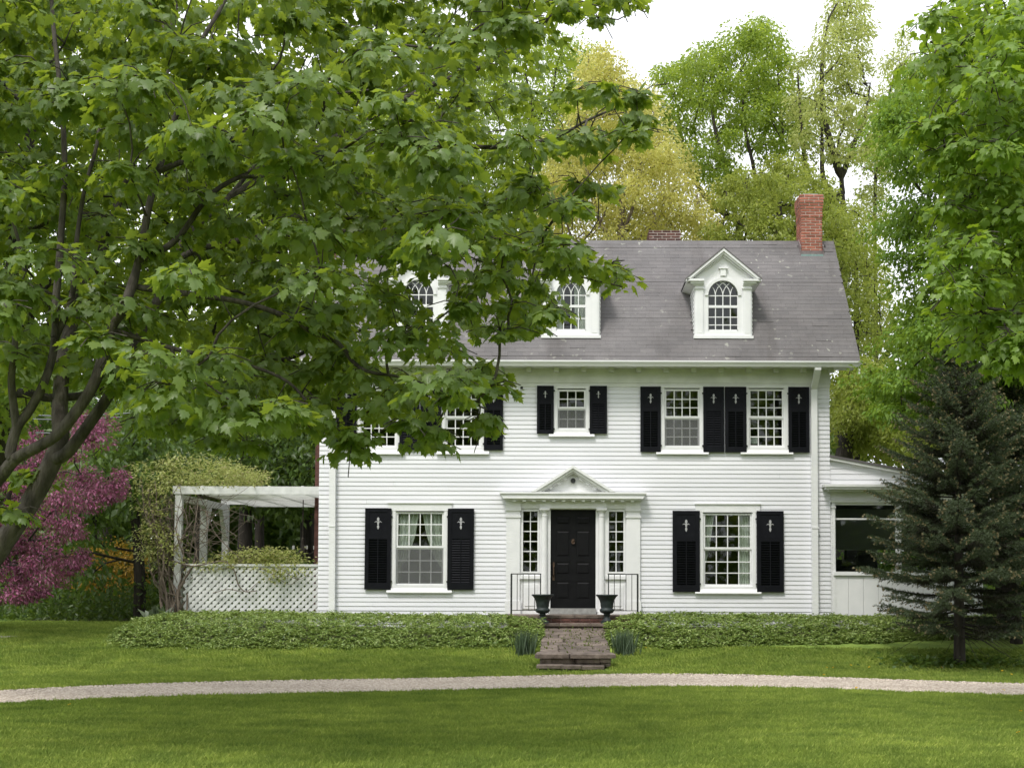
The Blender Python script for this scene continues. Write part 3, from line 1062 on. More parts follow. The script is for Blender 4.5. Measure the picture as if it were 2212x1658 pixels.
for w in WINDOWS:
    x0, x1, z0, z1 = w['r']
    wx = (x0 + x1) / 2
    low = w.get('low')
    m = MB()
    ca = CAS
    yo = YF - .035
    head = FZ(1088) if low else z1 + .07
    m.box(x0 - ca, x0 - .02, yo, YF + .08, z0 - .06, z1 + .02).box(x1 + .02, x1 + ca, yo, YF + .08, z0 - .06, z1 + .02)
    m.box(x0 - ca - (.09 if low else 0), x1 + ca + (.09 if low else 0), yo - .004, YF + .08, z1 + .02, head)
    if low:
        m.box(x0 - ca - .11, x1 + ca + .11, yo - .03, YF, head, head + .022)
    m.box(x0 - .02, x1 + .02, yo + .004, YF + .12, z0 - .06, z0 - .012)
    m.box(x0 - .02, x0 - .001, YF - .015, YF + .1, z0 - .012, z1 + .02).box(x1 + .001, x1 + .02, YF - .015, YF + .1, z0 - .012, z1 + .02)
    win = m.build('window', M['white'], house)
    sl = MB().prism_x([(YF - .02, z0 - .05), (YF - .06, z0 - .10), (YF - .085, z0 - .145), (YF - .085, z0 - .165), (YF - .02, z0 - .165)], x0 - .19, x1 + .19)
    sl.build('sill', M['white'], win)
    zr_ = FZ(w['rail'], w['box'][0])
    fr = .034
    up, lo = YF + .03, YF + .055
    for (a, b, yy, nm, rows) in ((zr_ + .02, z1, up, 'upper_sash', w['ru']), (z0 - .012, zr_ + .03, lo, 'lower_sash', w['rl'])):
        s = MB()
        bt = .05 if nm == 'lower_sash' else .045
        tp = .04
        s.box(x0, x0 + fr, yy - .02, yy + .015, a, b).box(x1 - fr, x1, yy - .02, yy + .015, a, b)
        s.box(x0 + fr, x1 - fr, yy - .02, yy + .015, a, a + bt).box(x0 + fr, x1 - fr, yy - .02, yy + .015, b - tp, b)
        s.build(nm, M['white'], win)
        panes(win, x0 + fr, x1 - fr, a + bt, b - tp, w['cols'], rows, yy, .021)
    if w.get('scr'):
        piece('screen', M['screen'], win, (wx, YF + .022, (z0 + zr_) / 2 - .0), (x1 - x0 - .004, .002, zr_ - z0 - .01))
        sf = MB().box(x0, x1, YF + .016, YF + .028, z0 - .005, z0 + .03)
        sf.build('screen_frame', M['white'], win)
    h = z1 - z0
    ww = x1 - x0
    yc = YF + .115
    if w.get('cur') == 'tied':
        curtain(win, [(x0, z1), (x0, z1 - h * .3), (x0, z1 - h * .62), (x0, z1 - h * .72), (x0, z0)],
                [(x0 + ww * .47, z1), (x0 + ww * .40, z1 - h * .3), (x0 + ww * .25, z1 - h * .62), (x0 + ww * .1, z1 - h * .74), (x0 + ww * .05, z0)], yc, M['sheer'])
        curtain(win, [(x0 + ww * .53, z1), (x0 + ww * .62, z1 - h * .3), (x0 + ww * .78, z1 - h * .62), (x0 + ww * .94, z1 - h * .76), (x0 + ww * .97, z0)],
                [(x1, z1), (x1, z1 - h * .3), (x1, z1 - h * .62), (x1, z1 - h * .76), (x1, z0)], yc, M['sheer'])
    elif w.get('cur') == 'side':
        curtain(win, [(x0, z1), (x0, z1 - h * .45), (x0, z1 - h * .76), (x0, z1 - h * .8)],
                [(x0 + ww * .24, z1), (x0 + ww * .14, z1 - h * .45), (x0 + ww * .03, z1 - h * .76), (x0 + ww * .01, z1 - h * .8)], yc, M['sheer'])
        curtain(win, [(x1 - ww * .26, z1), (x1 - ww * .25, z0)], [(x1, z1), (x1, z0)], yc, M['sheer'])
    (s0, s1), (s2, s3) = w['sh']
    ym = sum(w['shy']) / 2
    zt, zb = FZ(w['shy'][0]), FZ(w['shy'][1])
    right_lit = w['k'] in ('left lower', 'small', 'right upper', 'far left upper')
    shutter(FX(s0, ym), FX(s1, ym), zb, zt, False)
    shutter(FX(s2, ym), FX(s3, ym), zb, zt, right_lit)

# small things on the desk inside the far right upper window
x0, x1, z0, z1 = WINDOWS[0]['r']
MB().box(x0 + .05, x0 + .22, YF + .3, YF + .45, z0 + .1, z0 + .26).box(x0 + .28, x0 + .42, YF + .3, YF + .4, z0 + .04, z0 + .08).build('desk_things', M['trim'], house)
piece('vent', M['iron'], house, (FX(1127, 838), YF - .025, FZ(838)), (.055, .02, .055))

# ---- dormers
for i, (dpx, xc) in enumerate(zip(DORM, DXC)):
    off = xc - DXC[2]
    def DX(px, py=660):
        return at(px, py, YD).x + off
    def DZ(py):
        return at(1562, py, YD).z
    wall_top, apex, sill_z = DZ(622), DZ(541), DZ(726)
    wx0, wx1 = xc - DW, xc + DW
    ax0, ax1 = xc - (DX(1594) - DX(1529.5)) / 2, xc + (DX(1594) - DX(1529.5)) / 2
    R = (ax1 - ax0) / 2
    spring, wb = DZ(638), DZ(715)
    eave_hw = xc - DX(1481, 606)
    ez = DZ(606)
    # front face with an arched opening, as strips left, right and above the arch
    m = MB()
    yf, yb = YD, YD + .09
    m.box(wx0, ax0, yf, yb, DZ(732), spring).box(ax1, wx1, yf, yb, DZ(732), spring).box(ax0, ax1, yf, yb, DZ(732), wb)
    NA = 18
    topz = lambda x: min(apex - .06, ez + .02 + (apex - ez) * (1 - abs(x - xc) / eave_hw))
    for k in range(NA):
        a0, a1 = math.pi * (1 - k / NA), math.pi * (1 - (k + 1) / NA)
        p, q = (xc + R * math.cos(a0), spring + R * math.sin(a0)), (xc + R * math.cos(a1), spring + R * math.sin(a1))
        m.prism([p, q, (q[0], topz(q[0])), (p[0], topz(p[0]))], yf, yb)
    m.prism([(wx0, spring), (ax0, spring), (ax0, topz(ax0)), (wx0, topz(wx0))], yf, yb).prism([(ax1, spring), (wx1, spring), (wx1, topz(wx1)), (ax1, topz(ax1))], yf, yb)
    d = m.build('dormer', M['white'], house)
    tag(d, ['dormer half hidden behind the maple leaves', 'middle dormer with white curtains', 'uncovered dormer below the red chimney'][i])
    # side walls with lapped boards
    for sx, s in ((wx0, 1), (wx1, -1)):
        yb2 = YD + (wall_top - DZ(732)) / SLOPE + .25
        MB().prism_x([(YD + .09, DZ(732)), (YD + .09, wall_top + .06), (yb2, wall_top + .06)], sx if s > 0 else sx - .05, sx + .05 if s > 0 else sx).build('dormer_side', M['white'], d)
        zz = DZ(728)
        while zz < wall_top - .02:
            y1 = YD + .03 + (zz - DZ(732)) / SLOPE
            piece('clapboard', M['white'], d, (sx - s * .003, (YD + .02 + y1 + .1) / 2, zz + .045), (y1 + .1 - YD - .02, .02, .1), 'wedge', rot=(0, 0, -math.pi / 2 * s))
            zz += .092
    # roof of the dormer, running back into the main roof
    yback = EAVE_Y + (apex - EAVE_Z) / SLOPE + .1
    for s in (-1, 1):
        e0, e1 = xc + s * (eave_hw + .012), ez - .015
        yb_e = EAVE_Y + (e1 - EAVE_Z) / SLOPE + .02
        v = []
        for dz in (0, .03):
            v += [(xc, YD - .17, apex + .012 + dz), (e0, YD - .17, e1 + dz), (e0, yb_e, e1 + dz), (xc, yback, apex + .012 + dz)]
        m = MB()
        m.v = v
        m.f = [(0, 1, 2, 3), (7, 6, 5, 4), (0, 4, 5, 1), (1, 5, 6, 2), (2, 6, 7, 3), (3, 7, 4, 0)]
        m.build('dormer_roof', M['roof'], d)
        # raking cornice in two steps, and the short level returns
        u = Vector((xc - e0, 0, apex - e1)).normalized()
        nn = Vector((-u.z * -s, 0, u.x * -s))
        if nn.z > 0:
            nn = -nn
        A, B = Vector((e0, 0, e1)), Vector((xc, 0, apex + .01))
        rc = MB()
        for (o0, o1, y0, y1) in ((0, .045, YD - .16, YD - .001), (.045, .085, YD - .12, YD - .001), (.085, .12, YD - .06, YD - .001)):
            up = 1 / max(.2, abs(nn.z))
            pts = [A + nn * o0, B - Vector((0, 0, o0 * up)), B - Vector((0, 0, o1 * up)), A + nn * o1]
            if pts[3].z < ez - .06:
                pts[3].z = ez - .06
            rc.prism([(p.x, p.z) for p in pts], y0, y1)
        rc.build('raking_cornice', M['white'], d)
        xa, xb = (xc + s * (eave_hw - .02), xc + s * (R + .1))
        lo_, hi_ = min(xa, xb), max(xa, xb)
        xa2 = xc + s * (eave_hw - .1)
        lo2, hi2 = min(xa2, xb), max(xa2, xb)
        MB().box(lo_, hi_, YD - .16, YD - .001, ez - .04, ez + .005).box(lo2, hi2, YD - .11, YD - .001, ez - .085, ez - .04) \
            .box(lo2 + (.06 if s < 0 else 0), hi2 - (.06 if s > 0 else 0), YD - .06, YD - .001, ez - .115, ez - .085).build('cornice_return', M['white'], d)
        # eave return along the side
        xs_, xe_ = xc + s * (DW + .001), xc + s * (eave_hw - .01)
        MB().prism([(xs_, ez - .115), (xs_, ez - .02), (xe_, ez - .02), (xe_, ez - .045)], YD, yb_e).build('eave_board', M['white'], d)
        # pilaster
        pcx = xc + s * (DW - .1)
        pw = .085
        MB().box(pcx - pw, pcx + pw, YD - .03, YD - .001, sill_z, ez - .2).box(pcx - pw - .015, pcx + pw + .015, YD - .045, YD - .001, ez - .2, ez - .17) \
            .box(pcx - pw, pcx + pw, YD - .035, YD - .001, ez - .17, ez - .115).box(pcx - pw - .02, pcx + pw + .02, YD - .055, YD - .001, ez - .185, ez - .16) \
            .box(pcx - pw + .03, pcx + pw - .03, YD - .037, YD - .03, sill_z + .06, ez - .27).build('pilaster', M['white'], d)
    piece('keystone', M['white'], d, (xc, YD - .025, DZ(588)), (.12, .05, .17))
    piece('keystone_cap', M['white'], d, (xc, YD - .035, DZ(580)), (.19, .07, .03))
    MB().box(wx0 - .03, wx1 + .03, YD - .07, YD + .02, DZ(732), sill_z).build('sill', M['white'], d)
    # arch casing
    ar = MB()
    for k in range(NA):
        a0, a1 = math.pi * (1 - k / NA), math.pi * (1 - (k + 1) / NA)
        ar.prism([(xc + R * math.cos(a0), spring + R * math.sin(a0)), (xc + R * math.cos(a1), spring + R * math.sin(a1)),
                  (xc + (R + .07) * math.cos(a1), spring + (R + .07) * math.sin(a1)), (xc + (R + .07) * math.cos(a0), spring + (R + .07) * math.sin(a0))], YD - .03, YD - .001)
    ar.build('arch_casing', M['white'], d)
    # sash: bars, gothic tracery, panes
    s = MB()
    yy = YD + .05
    bar = .02
    s.box(ax0, ax0 + .012, yy - .02, yy + .01, wb, spring).box(ax1 - .012, ax1, yy - .02, yy + .01, wb, spring)
    zrail = DZ(661.5)
    s.box(ax0, ax1, yy - .026, yy + .012, zrail - .028, zrail + .028).box(ax0, ax1, yy - .02, yy + .01, wb, wb + .04)
    for k in (1, 2, 3):
        x = ax0 + (ax1 - ax0) * k / 4
        s.box(x - bar / 2, x + bar / 2, yy - .015, yy + .005, wb, spring)
    zh = [spring, DZ(684), DZ(701)] if i == 2 else [spring, DZ(688)]
    for zz in zh:
        s.box(ax0, ax1, yy - .013, yy + .003, zz - bar / 2, zz + bar / 2)
    cw = (ax1 - ax0) / 4
    for k in range(0, 5):
        for sgn in (-1, 1):
            # arcs of radius two columns springing from each bar
            cx0 = ax0 + cw * k + sgn * cw * 2
            pts = []
            for t in np.linspace(0, 1.25, 15):
                px_, pz_ = cx0 - sgn * 2 * cw * math.cos(t), spring + 2 * cw * math.sin(t)
                if (px_ - xc) ** 2 + (pz_ - spring) ** 2 > (R - .004) ** 2 or pz_ - spring > 2 * cw * .98:
                    if t > 0.02:
                        break
                pts.append((px_, yy - .006, pz_))
            if len(pts) > 2:
                s.tube(pts, bar / 2, 6)
    s.build('dormer_sash', M['white'], d)
    for k in range(4):
        x = ax0 + cw * (k + .5)
        for (a, b) in ((wb + .04, DZ(701)), (DZ(701), DZ(684)), (DZ(684), zrail), (zrail, spring)):
            piece('pane', M['glass'], d, (x, yy, (a + b) / 2), (cw - .012, .004, abs(b - a) - .012), rot=(random.uniform(-.01, .01), 0, random.uniform(-.01, .01)))
    fan = MB().prism([(xc + (R - .002) * math.cos(math.pi * k / 16), spring + (R - .002) * math.sin(math.pi * k / 16)) for k in range(17)], yy - .002, yy + .002)
    fan.build('fanlight', M['glass'], d)
    if i == 1:
        curtain(d, [(ax0, DZ(608)), (ax0, wb)], [(ax0 + cw * 1.05, DZ(608)), (ax0 + cw * .98, wb)], YD + .14, M['sheer'])
        curtain(d, [(ax1 - cw * 1.6, DZ(608)), (ax1 - cw * 1.45, wb)], [(ax1, DZ(608)), (ax1, wb)], YD + .14, M['sheer'])

# ---- entrance
STOOP_Z = .857
door_b, door_t = FZ(1312.4), FZ(1100)
dx0, dx1 = FX(1189.5), FX(1287)
ent = MB()
yk = YF - .02
ex0, ex1 = FX(1094), FX(1383)
etop = FZ(1099)
sl_ = (FX(1127), FX(1164.6), FZ(1237), FZ(1101))
sr_ = (FX(1312), FX(1350), FZ(1237), FZ(1101))
cells(ent, ex0, ex1, STOOP_Z - .1, FZ(1077), [(dx0, dx1, 0.7, door_t), sl_, sr_], lambda a, b, c, d: ent.box(a, b, yk, YF + .15, c, d))
entry = ent.build('door_surround', M['white'], house)
# pilasters and half columns
for a, b in ((1094, 1123.7), (1353, 1382.5)):
    x0, x1 = FX(a), FX(b)
    MB().box(x0, x1, YF - .075, yk - .001, STOOP_Z, FZ(1092)).box(x0 - .02, x1 + .02, YF - .09, yk - .001, STOOP_Z, FZ(1297)) \
        .box(x0 - .02, x1 + .02, YF - .095, yk - .001, FZ(1118), FZ(1113)).box(x0 - .025, x1 + .025, YF - .1, yk - .001, FZ(1103.5), FZ(1098)) \
        .box(x0 - .01, x1 + .01, YF - .085, yk - .001, FZ(1098), FZ(1088)).build('pilaster', M['white'], entry)
for a, b in ((1168.6, 1184), (1291.5, 1307)):
    xc, r = (FX(a) + FX(b)) / 2, (FX(b) - FX(a)) / 2
    zt = FZ(1116)
    c = MB().lathe([(r * 1.3, STOOP_Z), (r * 1.3, STOOP_Z + .05), (r * 1.12, STOOP_Z + .08), (r, STOOP_Z + .1), (r * .88, zt), (r * 1.05, zt + .015), (r * .9, zt + .03), (r * .92, zt + .08), (r * 1.3, zt + .12), (r * 1.3, zt + .14)], (xc, yk - .012, 0), 20)
    c.box(xc - r * 1.45, xc + r * 1.45, YF - .15, yk - .001, zt + .14, FZ(1098))
    c.box(xc - r * 1.45, xc + r * 1.45, YF - .14, yk - .001, STOOP_Z - .03, STOOP_Z)
    c.build('half_column', M['white'], entry, smooth=False)
# entablature
e = MB()
x0, x1 = FX(1093), FX(1383)
e.box(x0 + .01, x1 - .01, YF - .06, yk - .001, FZ(1098), FZ(1086)).box(x0 - .01, x1 + .01, YF - .085, yk - .001, FZ(1086), FZ(1081))
for a, b in ((1093, 1125), (1166, 1310), (1352, 1383.5)):
    e.box(FX(a), FX(b), YF - .10, YF - .061, FZ(1098), FZ(1081.3))
YE = YF - .33
ZE = lambda p: at(1240, p, YE).z
cxl, cxr = at(1079, 1065, YE).x, at(1397, 1065, YE).x
e.box(cxl, cxr, YE, YF - .001, ZE(1066), ZE(1062)).prism([(cxl + .015, ZE(1066)), (cxl + .075, ZE(1076)), (cxr - .075, ZE(1076)), (cxr - .015, ZE(1066))], YE + .03, YF - .002)
e.box(cxl + .1, cxr - .1, YE + .09, YF - .003, ZE(1079), ZE(1076))
e.build('entablature', M['white'], entry)
for k in range(13):
    x = FX(1112 + k * (1365 - 1112) / 12)
    piece('dentil', M['white'], entry, (x, YF - .18, ZE(1080.5)), (.075, .12, .035))
# pediment
pl, pr_, pa, pb = at(1147, 1062, YE).x, at(1329.6, 1062, YE).x, (at(1238, 1004, YE).x, at(1238, 1004, YE).z), ZE(1061.5)
p = MB().prism([(pl + .15, pb), (pr_ - .15, pb), (pa[0], pa[1] - .12)], YF - .12, YF - .001)
p.build('tympanum', M['white'], entry)
r = MB()
for s in (-1, 1):
    ex = pl if s < 0 else pr_
    u = Vector((pa[0] - ex, pa[1] - pb)).normalized()
    for t0, t1, y0 in ((0, .055, YE - .005), (.055, .105, YE + .04), (.105, .135, YE + .1)):
        up = 1 / abs(u.x)
        sh = 1 / abs(u.y)
        r.prism([(ex - s * t0 * sh, pb), (pa[0], pa[1] - t0 * up), (pa[0], pa[1] - t1 * up), (ex - s * t1 * sh, pb)], y0, YF - .004)
r.build('pediment', M['white'], entry)
for s in (-1, 1):
    for q in (.3, .48, .66, .82):
        ex = pl if s < 0 else pr_
        piece('dentil', M['white'], entry, (ex + (pa[0] - ex) * q, YF - .17, pb + (pa[1] - pb) * q - .185), (.07, .1, .04), rot=(0, -s * -.55, 0))
lc = at(1238, 1038, YF - .13)
MB().tube([(lc.x, YF - .20, lc.z), (lc.x, YF - .12, lc.z)], .052, 20).build('porch_lamp', M['iron'], entry)
# sidelights
for (x0, x1, z0, z1) in (sl_, sr_):
    m = MB()
    f = .032
    m.box(x0, x0 + f, yk - .015, YF + .06, z0, z1).box(x1 - f, x1, yk - .015, YF + .06, z0, z1).box(x0 + f, x1 - f, yk - .015, YF + .06, z0, z0 + f).box(x0 + f, x1 - f, yk - .015, YF + .06, z1 - f, z1)
    sd_ = m.build('sidelight', M['white'], house)
    panes(sd_, x0 + f, x1 - f, z0 + f, z1 - f, 2, 6, YF + .03, .02)
    xa, xb = x0 - .015, x1 + .015
    MB().box(xa - .03, xb + .03, YF - .07, yk - .001, FZ(1250), FZ(1243)).box(xa + .05, xb - .05, YF - .04, yk - .001, FZ(1314), FZ(1262)) \
        .box(xa + .09, xb - .09, YF - .052, YF - .04, FZ(1308), FZ(1268)).build('apron_panel', M['white'], sd_)
# door: stiles, rails, raised panels
m = MB()
y0, y1 = YF + .05, YF + .1
dw, dh = dx1 - dx0, door_t - door_b
m.box(dx0, dx1, y0 + .012, y1, door_b, door_t)
st = dw * .115
rows_ = [(1.0, .935), (.845, .79), (.515, .465), (.335, .27), (.085, .0)]
for a, b in rows_:
    m.box(dx0 + st, dx1 - st, y0, y0 + .012, door_b + dh * b, door_b + dh * a)
m.box(dx0, dx0 + st, y0 - .001, y0 + .012, door_b, door_t).box(dx1 - st, dx1, y0 - .001, y0 + .012, door_b, door_t)
xm = (dx0 + dx1) / 2
m.box(xm - st * .55, xm + st * .55, y0 - .002, y0 + .012, door_b, door_t)
door = m.build('front_door', M['door'], house)
for (t, b) in ((.935, .845), (.79, .515), (.465, .335), (.27, .085)):
    for a, c in ((dx0 + st, xm - st * .55), (xm + st * .55, dx1 - st)):
        z0_, z1_ = door_b + dh * b + .022, door_b + dh * t - .022
        v = MB()
        a2, c2 = a + .022, c - .022
        v.v = [(a2, y0 + .0125, z0_), (c2, y0 + .0125, z0_), (c2, y0 + .0125, z1_), (a2, y0 + .0125, z1_), (a2 + .03, y0 + .001, z0_ + .03), (c2 - .03, y0 + .001, z0_ + .03), (c2 - .03, y0 + .001, z1_ - .03), (a2 + .03, y0 + .001, z1_ - .03)]
        v.f = [(4, 5, 6, 7), (0, 1, 5, 4), (1, 2, 6, 5), (2, 3, 7, 6), (3, 0, 4, 7)]
        v.build('door_panel', M['door'], door)
kz = FZ(1168)
MB().lathe([(.012, .045), (.03, .035), (.032, 0), (.024, -.05), (.006, -.075)], (xm, y0 - .02, kz), 12).tube([(xm - .035, y0 - .03, kz + .01), (xm - .03, y0 - .035, kz - .045), (xm, y0 - .037, kz - .06), (xm + .03, y0 - .035, kz - .045), (xm + .035, y0 - .03, kz + .01)], .009, 6).build('knocker', M['brass'], door)
hx, hz = FX(1196.5), FZ(1233)
MB().box(hx - .02, hx + .02, y0 - .015, y0 - .002, hz + .1, hz + .19).tube([(hx, y0 - .01, hz + .11), (hx, y0 - .06, hz + .08), (hx, y0 - .06, hz - .08), (hx, y0 - .01, hz - .13)], .014, 8) \
    .box(hx - .024, hx + .024, y0 - .012, y0 - .002, hz - .2, hz - .1).build('handle', M['brass'], door)
piece('threshold', M['capstone'], house, (xm, YF - .03, (FZ(1312.4) + STOOP_Z) / 2 - .004), (dw + .02, .22, FZ(1312.4) - STOOP_Z - .008))
piece('doorbell', M['iron'], entry, (FX(1176.5), YF - .08, FZ(1211)), (.025, .02, .05))

# ---- wing on the right
WX1 = FX(2106)
wz = lambda p: FZ(p, 1850)
YW = YF + .02
wg = MB()
bx0, bx1 = FX(1804), FX(1937)
bx2, bx3 = FX(1946), FX(2085)
wtop, wbot = wz(1090), wz(1234)
cells(wg, XR + .001, WX1, ZB, wz(1050), [(bx0, bx1, wbot, wtop), (bx2, bx3, wbot, wtop)], lambda a, b, c, d: wg.box(a, b, YW, YW + .12, c, d))
wg.prism([(XR + .001, wz(1050)), (WX1, wz(1050)), (WX1, wz(1049)), (XR + .001, wz(988))], YW + .01, YW + .12)
wg.box(WX1 - .12, WX1, YW + .12, YW + 3.4, ZB, wz(1050)).box(XR + .001, WX1, YW + 3.4, YW + 3.5, wbot + .55, wz(1050)).box(XR + .001, WX1, YW + 3.4, YW + 3.5, ZB, wbot - .2)
wing = wg.build('side_wing', M['white'], house)
tag(wing, 'low glazed porch wing behind the spruce')
MB().prism([(XR + .002, wz(988) - .0), (WX1 + .3, wz(1052)), (WX1 + .3, wz(1047)), (XR + .002, wz(983))], YW - .12, YW + 3.6).build('wing_roof', M['roof'], wing)
MB().prism([(XR + .002, wz(993)), (WX1 + .2, wz(1055)), (WX1 + .3, wz(1052.1)), (XR + .002, wz(988.1))], YW - .10, YW + .009).build('rake_board', M['trim'], wing)
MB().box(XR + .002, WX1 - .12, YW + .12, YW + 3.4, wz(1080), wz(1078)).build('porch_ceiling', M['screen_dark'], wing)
wxl = FX(1775)
MB().box(wxl, WX1 + .3, YW - .32, YW - .001, wz(1053), wz(1047.5)).box(wxl + .04, WX1 + .28, YW - .29, YW - .002, wz(1058), wz(1053)).box(wxl + .12, WX1 + .2, YW - .2, YW - .003, wz(1062), wz(1058)).build('wing_cornice', M['trim'], wing)
MB().box(XR + .01, WX1, YW - .05, YW - .001, wz(1085), wz(1080)).build('fascia', M['trim'], wing)
for a, b in ((1797, 1803.5), (1937, 1945.5), (2086, 2104)):
    x0, x1 = FX(a), FX(b)
    MB().box(x0, x1, YW - .04, YW - .001, .62, wz(1085.5)).box(x0 - .015, x1 + .015, YW - .055, YW - .002, wz(1097), wz(1093)).box(x0 - .02, x1 + .02, YW - .06, YW - .0015, ZB, .62).build('post', M['white'], wing)
MB().box(bx0 - .05, bx3 + .05, YW - .07, YW - .0025, wz(1242), wz(1234)).build('sill', M['white'], wing)
k = 0
x = bx0 - .05
while x < WX1 - .1:
    piece('plank', M['white'], wing, (x + .16, YW - .012, (wz(1244) + ZB) / 2), (.314, .022, wz(1244) - ZB))
    x += .32
zz = wz(1046)
while zz < wz(992):
    xe = XR + (WX1 + .25 - XR) * min(1, max(0, (wz(992) - zz - .09) / (wz(992) - wz(1056))))
    if xe > XR + .1:
        piece('clapboard', M['siding'], wing, ((XR + xe) / 2, YW + .008, zz + .055), (xe - XR, .02, .122), 'wedge')
    zz += .118
for a, b in ((bx0, bx1), (bx2, bx3)):
    piece('pane', M['glass'], wing, ((a + b) / 2, YW + .06, (wtop + wbot) / 2), (b - a, .005, wtop - wbot))
    piece('transom_bar', M['white'], wing, ((a + b) / 2, YW + .05, wz(1120)), (b - a, .05, .035))
    fr_ = MB().box(a, a + .015, YW + .02, YW + .07, wbot, wtop).box(b - .015, b, YW + .02, YW + .07, wbot, wtop)
    fr_.build('porch_sash', M['white'], wing)
# wicker seat and floor stuff seen as dark shapes inside the porch
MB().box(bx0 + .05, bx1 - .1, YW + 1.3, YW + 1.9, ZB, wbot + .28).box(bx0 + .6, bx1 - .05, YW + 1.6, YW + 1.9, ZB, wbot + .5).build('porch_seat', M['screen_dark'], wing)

# ------------------------------------------------------------------ stoop, path, urns, railings
YS = YF - 1.0
stx0, stx1 = at(1096, 1330, YS).x, at(1384, 1330, YS).x
stoop = thing('stoop', 'brick and stone stoop with steps in front of the black door', 'stoop', ((stx0 + stx1) / 2, YS + .5, ZB - .1))
MB().box(stx0 + .03, stx1 - .03, YS + .03, YF - .022, .2, STOOP_Z - .062).build('stoop_core', M['mortar'], stoop)
n = 4
for k in range(n):
    a, b = stx0 - .02 + (stx1 - stx0 + .04) * k / n, stx0 - .02 + (stx1 - stx0 + .04) * (k + 1) / n
    piece('tread_stone', M['stone'], stoop, ((a + b) / 2, (YS + YF - .05) / 2, STOOP_Z - .03), (b - a - .008, YF - .07 - YS + .04, .058), 'brick')
for r in range(4):
    zc = STOOP_Z - .062 - .034 - r * .068
    x = stx0 + (0 if r % 2 else -.1)
    while x < stx1:
        a, b = max(x, stx0), min(x + .2, stx1)
        if b - a > .03:
            piece('brick', M['old_brick'], stoop, ((a + b) / 2, YS + .05, zc), (b - a - .01, .1, .06), 'brick')
        x += .2
s1x0, s1x1, YS1 = at(1140, 1345, YS - .38).x, at(1345, 1345, YS - .38).x, YS - .38
MB().box(s1x0 + .03, s1x1 - .03, YS1 + .06, YS - .001, .2, .64).build('step_riser', M['stone'], stoop)
for k in range(3):
    a, b = s1x0 + (s1x1 - s1x0) * k / 3, s1x0 + (s1x1 - s1x0) * (k + 1) / 3
    piece('tread_stone', M['stone'], stoop, ((a + b) / 2, (YS1 + YS) / 2, .672), (b - a - .008, YS - YS1 - .01, .06), 'brick')

PZ0, PZ1, PY0, PY1 = .315, .60, 21.95, 26.1
pxc0, pxc1 = at(1243, 1413, PY0).x, at(1240, 1365, PY1).x
PW = .625


def path_z(y):
    return PZ0 + (PZ1 - PZ0) * (y - PY0) / (PY1 - PY0)


pm = MB()
for k in range(16):
    ya, yb = PY0 + .06 + (PY1 - PY0) * k / 16, PY0 + .06 + (PY1 - PY0) * (k + 1) / 16
    pm.v += [(pxc0 - PW + .05, ya, path_z(ya) - .03), (pxc0 + PW - .05, ya, path_z(ya) - .03), (pxc0 + PW - .05, yb, path_z(yb) - .03), (pxc0 - PW + .05, yb, path_z(yb) - .03)]
    pm.f.append((k * 4, k * 4 + 1, k * 4 + 2, k * 4 + 3))
pm.box(pxc0 - PW + .06, pxc0 + PW - .06, PY0 + .1, PY0 + .2, 0, PZ0 - .06)
path = tag(pm.build('path', M['earth']), 'narrow flagstone path from the gravel to the front door', kind='structure')


def flag(x0, x1, y0, y1, zt0, zt1, thick, parent, jit=.03):
    pts = []
    for (xa, ya), (xb, yb) in (((x0, y0), (x1, y0)), ((x1, y0), (x1, y1)), ((x1, y1), (x0, y1)), ((x0, y1), (x0, y0))):
        for t in (0.06, .36, .66):
            pts.append((xa + (xb - xa) * t + random.uniform(-jit, jit) * .5, ya + (yb - ya) * t + random.uniform(-jit, jit) * .5))
    m = MB()
    k = len(pts)
    zz = lambda y: zt0 + (zt1 - zt0) * (y - y0) / (y1 - y0)
    cx, cy = (x0 + x1) / 2, (y0 + y1) / 2
    m.v = [(x, y, zz(y) - thick) for x, y in pts] + [(x, y, zz(y) - .01 + random.uniform(-.006, .004)) for x, y in pts] + [(cx + (x - cx) * .93, cy + (y - cy) * .9, zz(y) + random.uniform(-.004, .004)) for x, y in pts]
    m.f = [tuple(range(2 * k, 3 * k))]
    for r in (0, 1):
        m.f += [(r * k + i, r * k + (i + 1) % k, r * k + k + (i + 1) % k, r * k + k + i) for i in range(k)]
    o = bpy.data.objects.new('flagstone', m.mesh('flagstone', M['stone']))
    COL.objects.link(o)
    o.parent = parent
    return o


y = PY0 + .32
row = 0
while y < PY1 - .05:
    d = random.uniform(.34, .62)
    y1 = min(y + d, PY1)
    cutx = [[-PW, -.2 + random.uniform(-.1, .1), PW], [-PW, -.3, .25 + random.uniform(-.1, .1), PW], [-PW, .15 + random.uniform(-.15, .15), PW]][row % 3]
    xo = pxc0 + (pxc1 - pxc0) * (y - PY0) / (PY1 - PY0)
    for a, b in zip(cutx, cutx[1:]):
        dz = random.uniform(-.008, .012)
        flag(xo + a + .012, xo + b - .012, y + .012, y1 - .012, path_z(y) + dz, path_z(y1) + dz, .05, path)
    y = y1
    row += 1
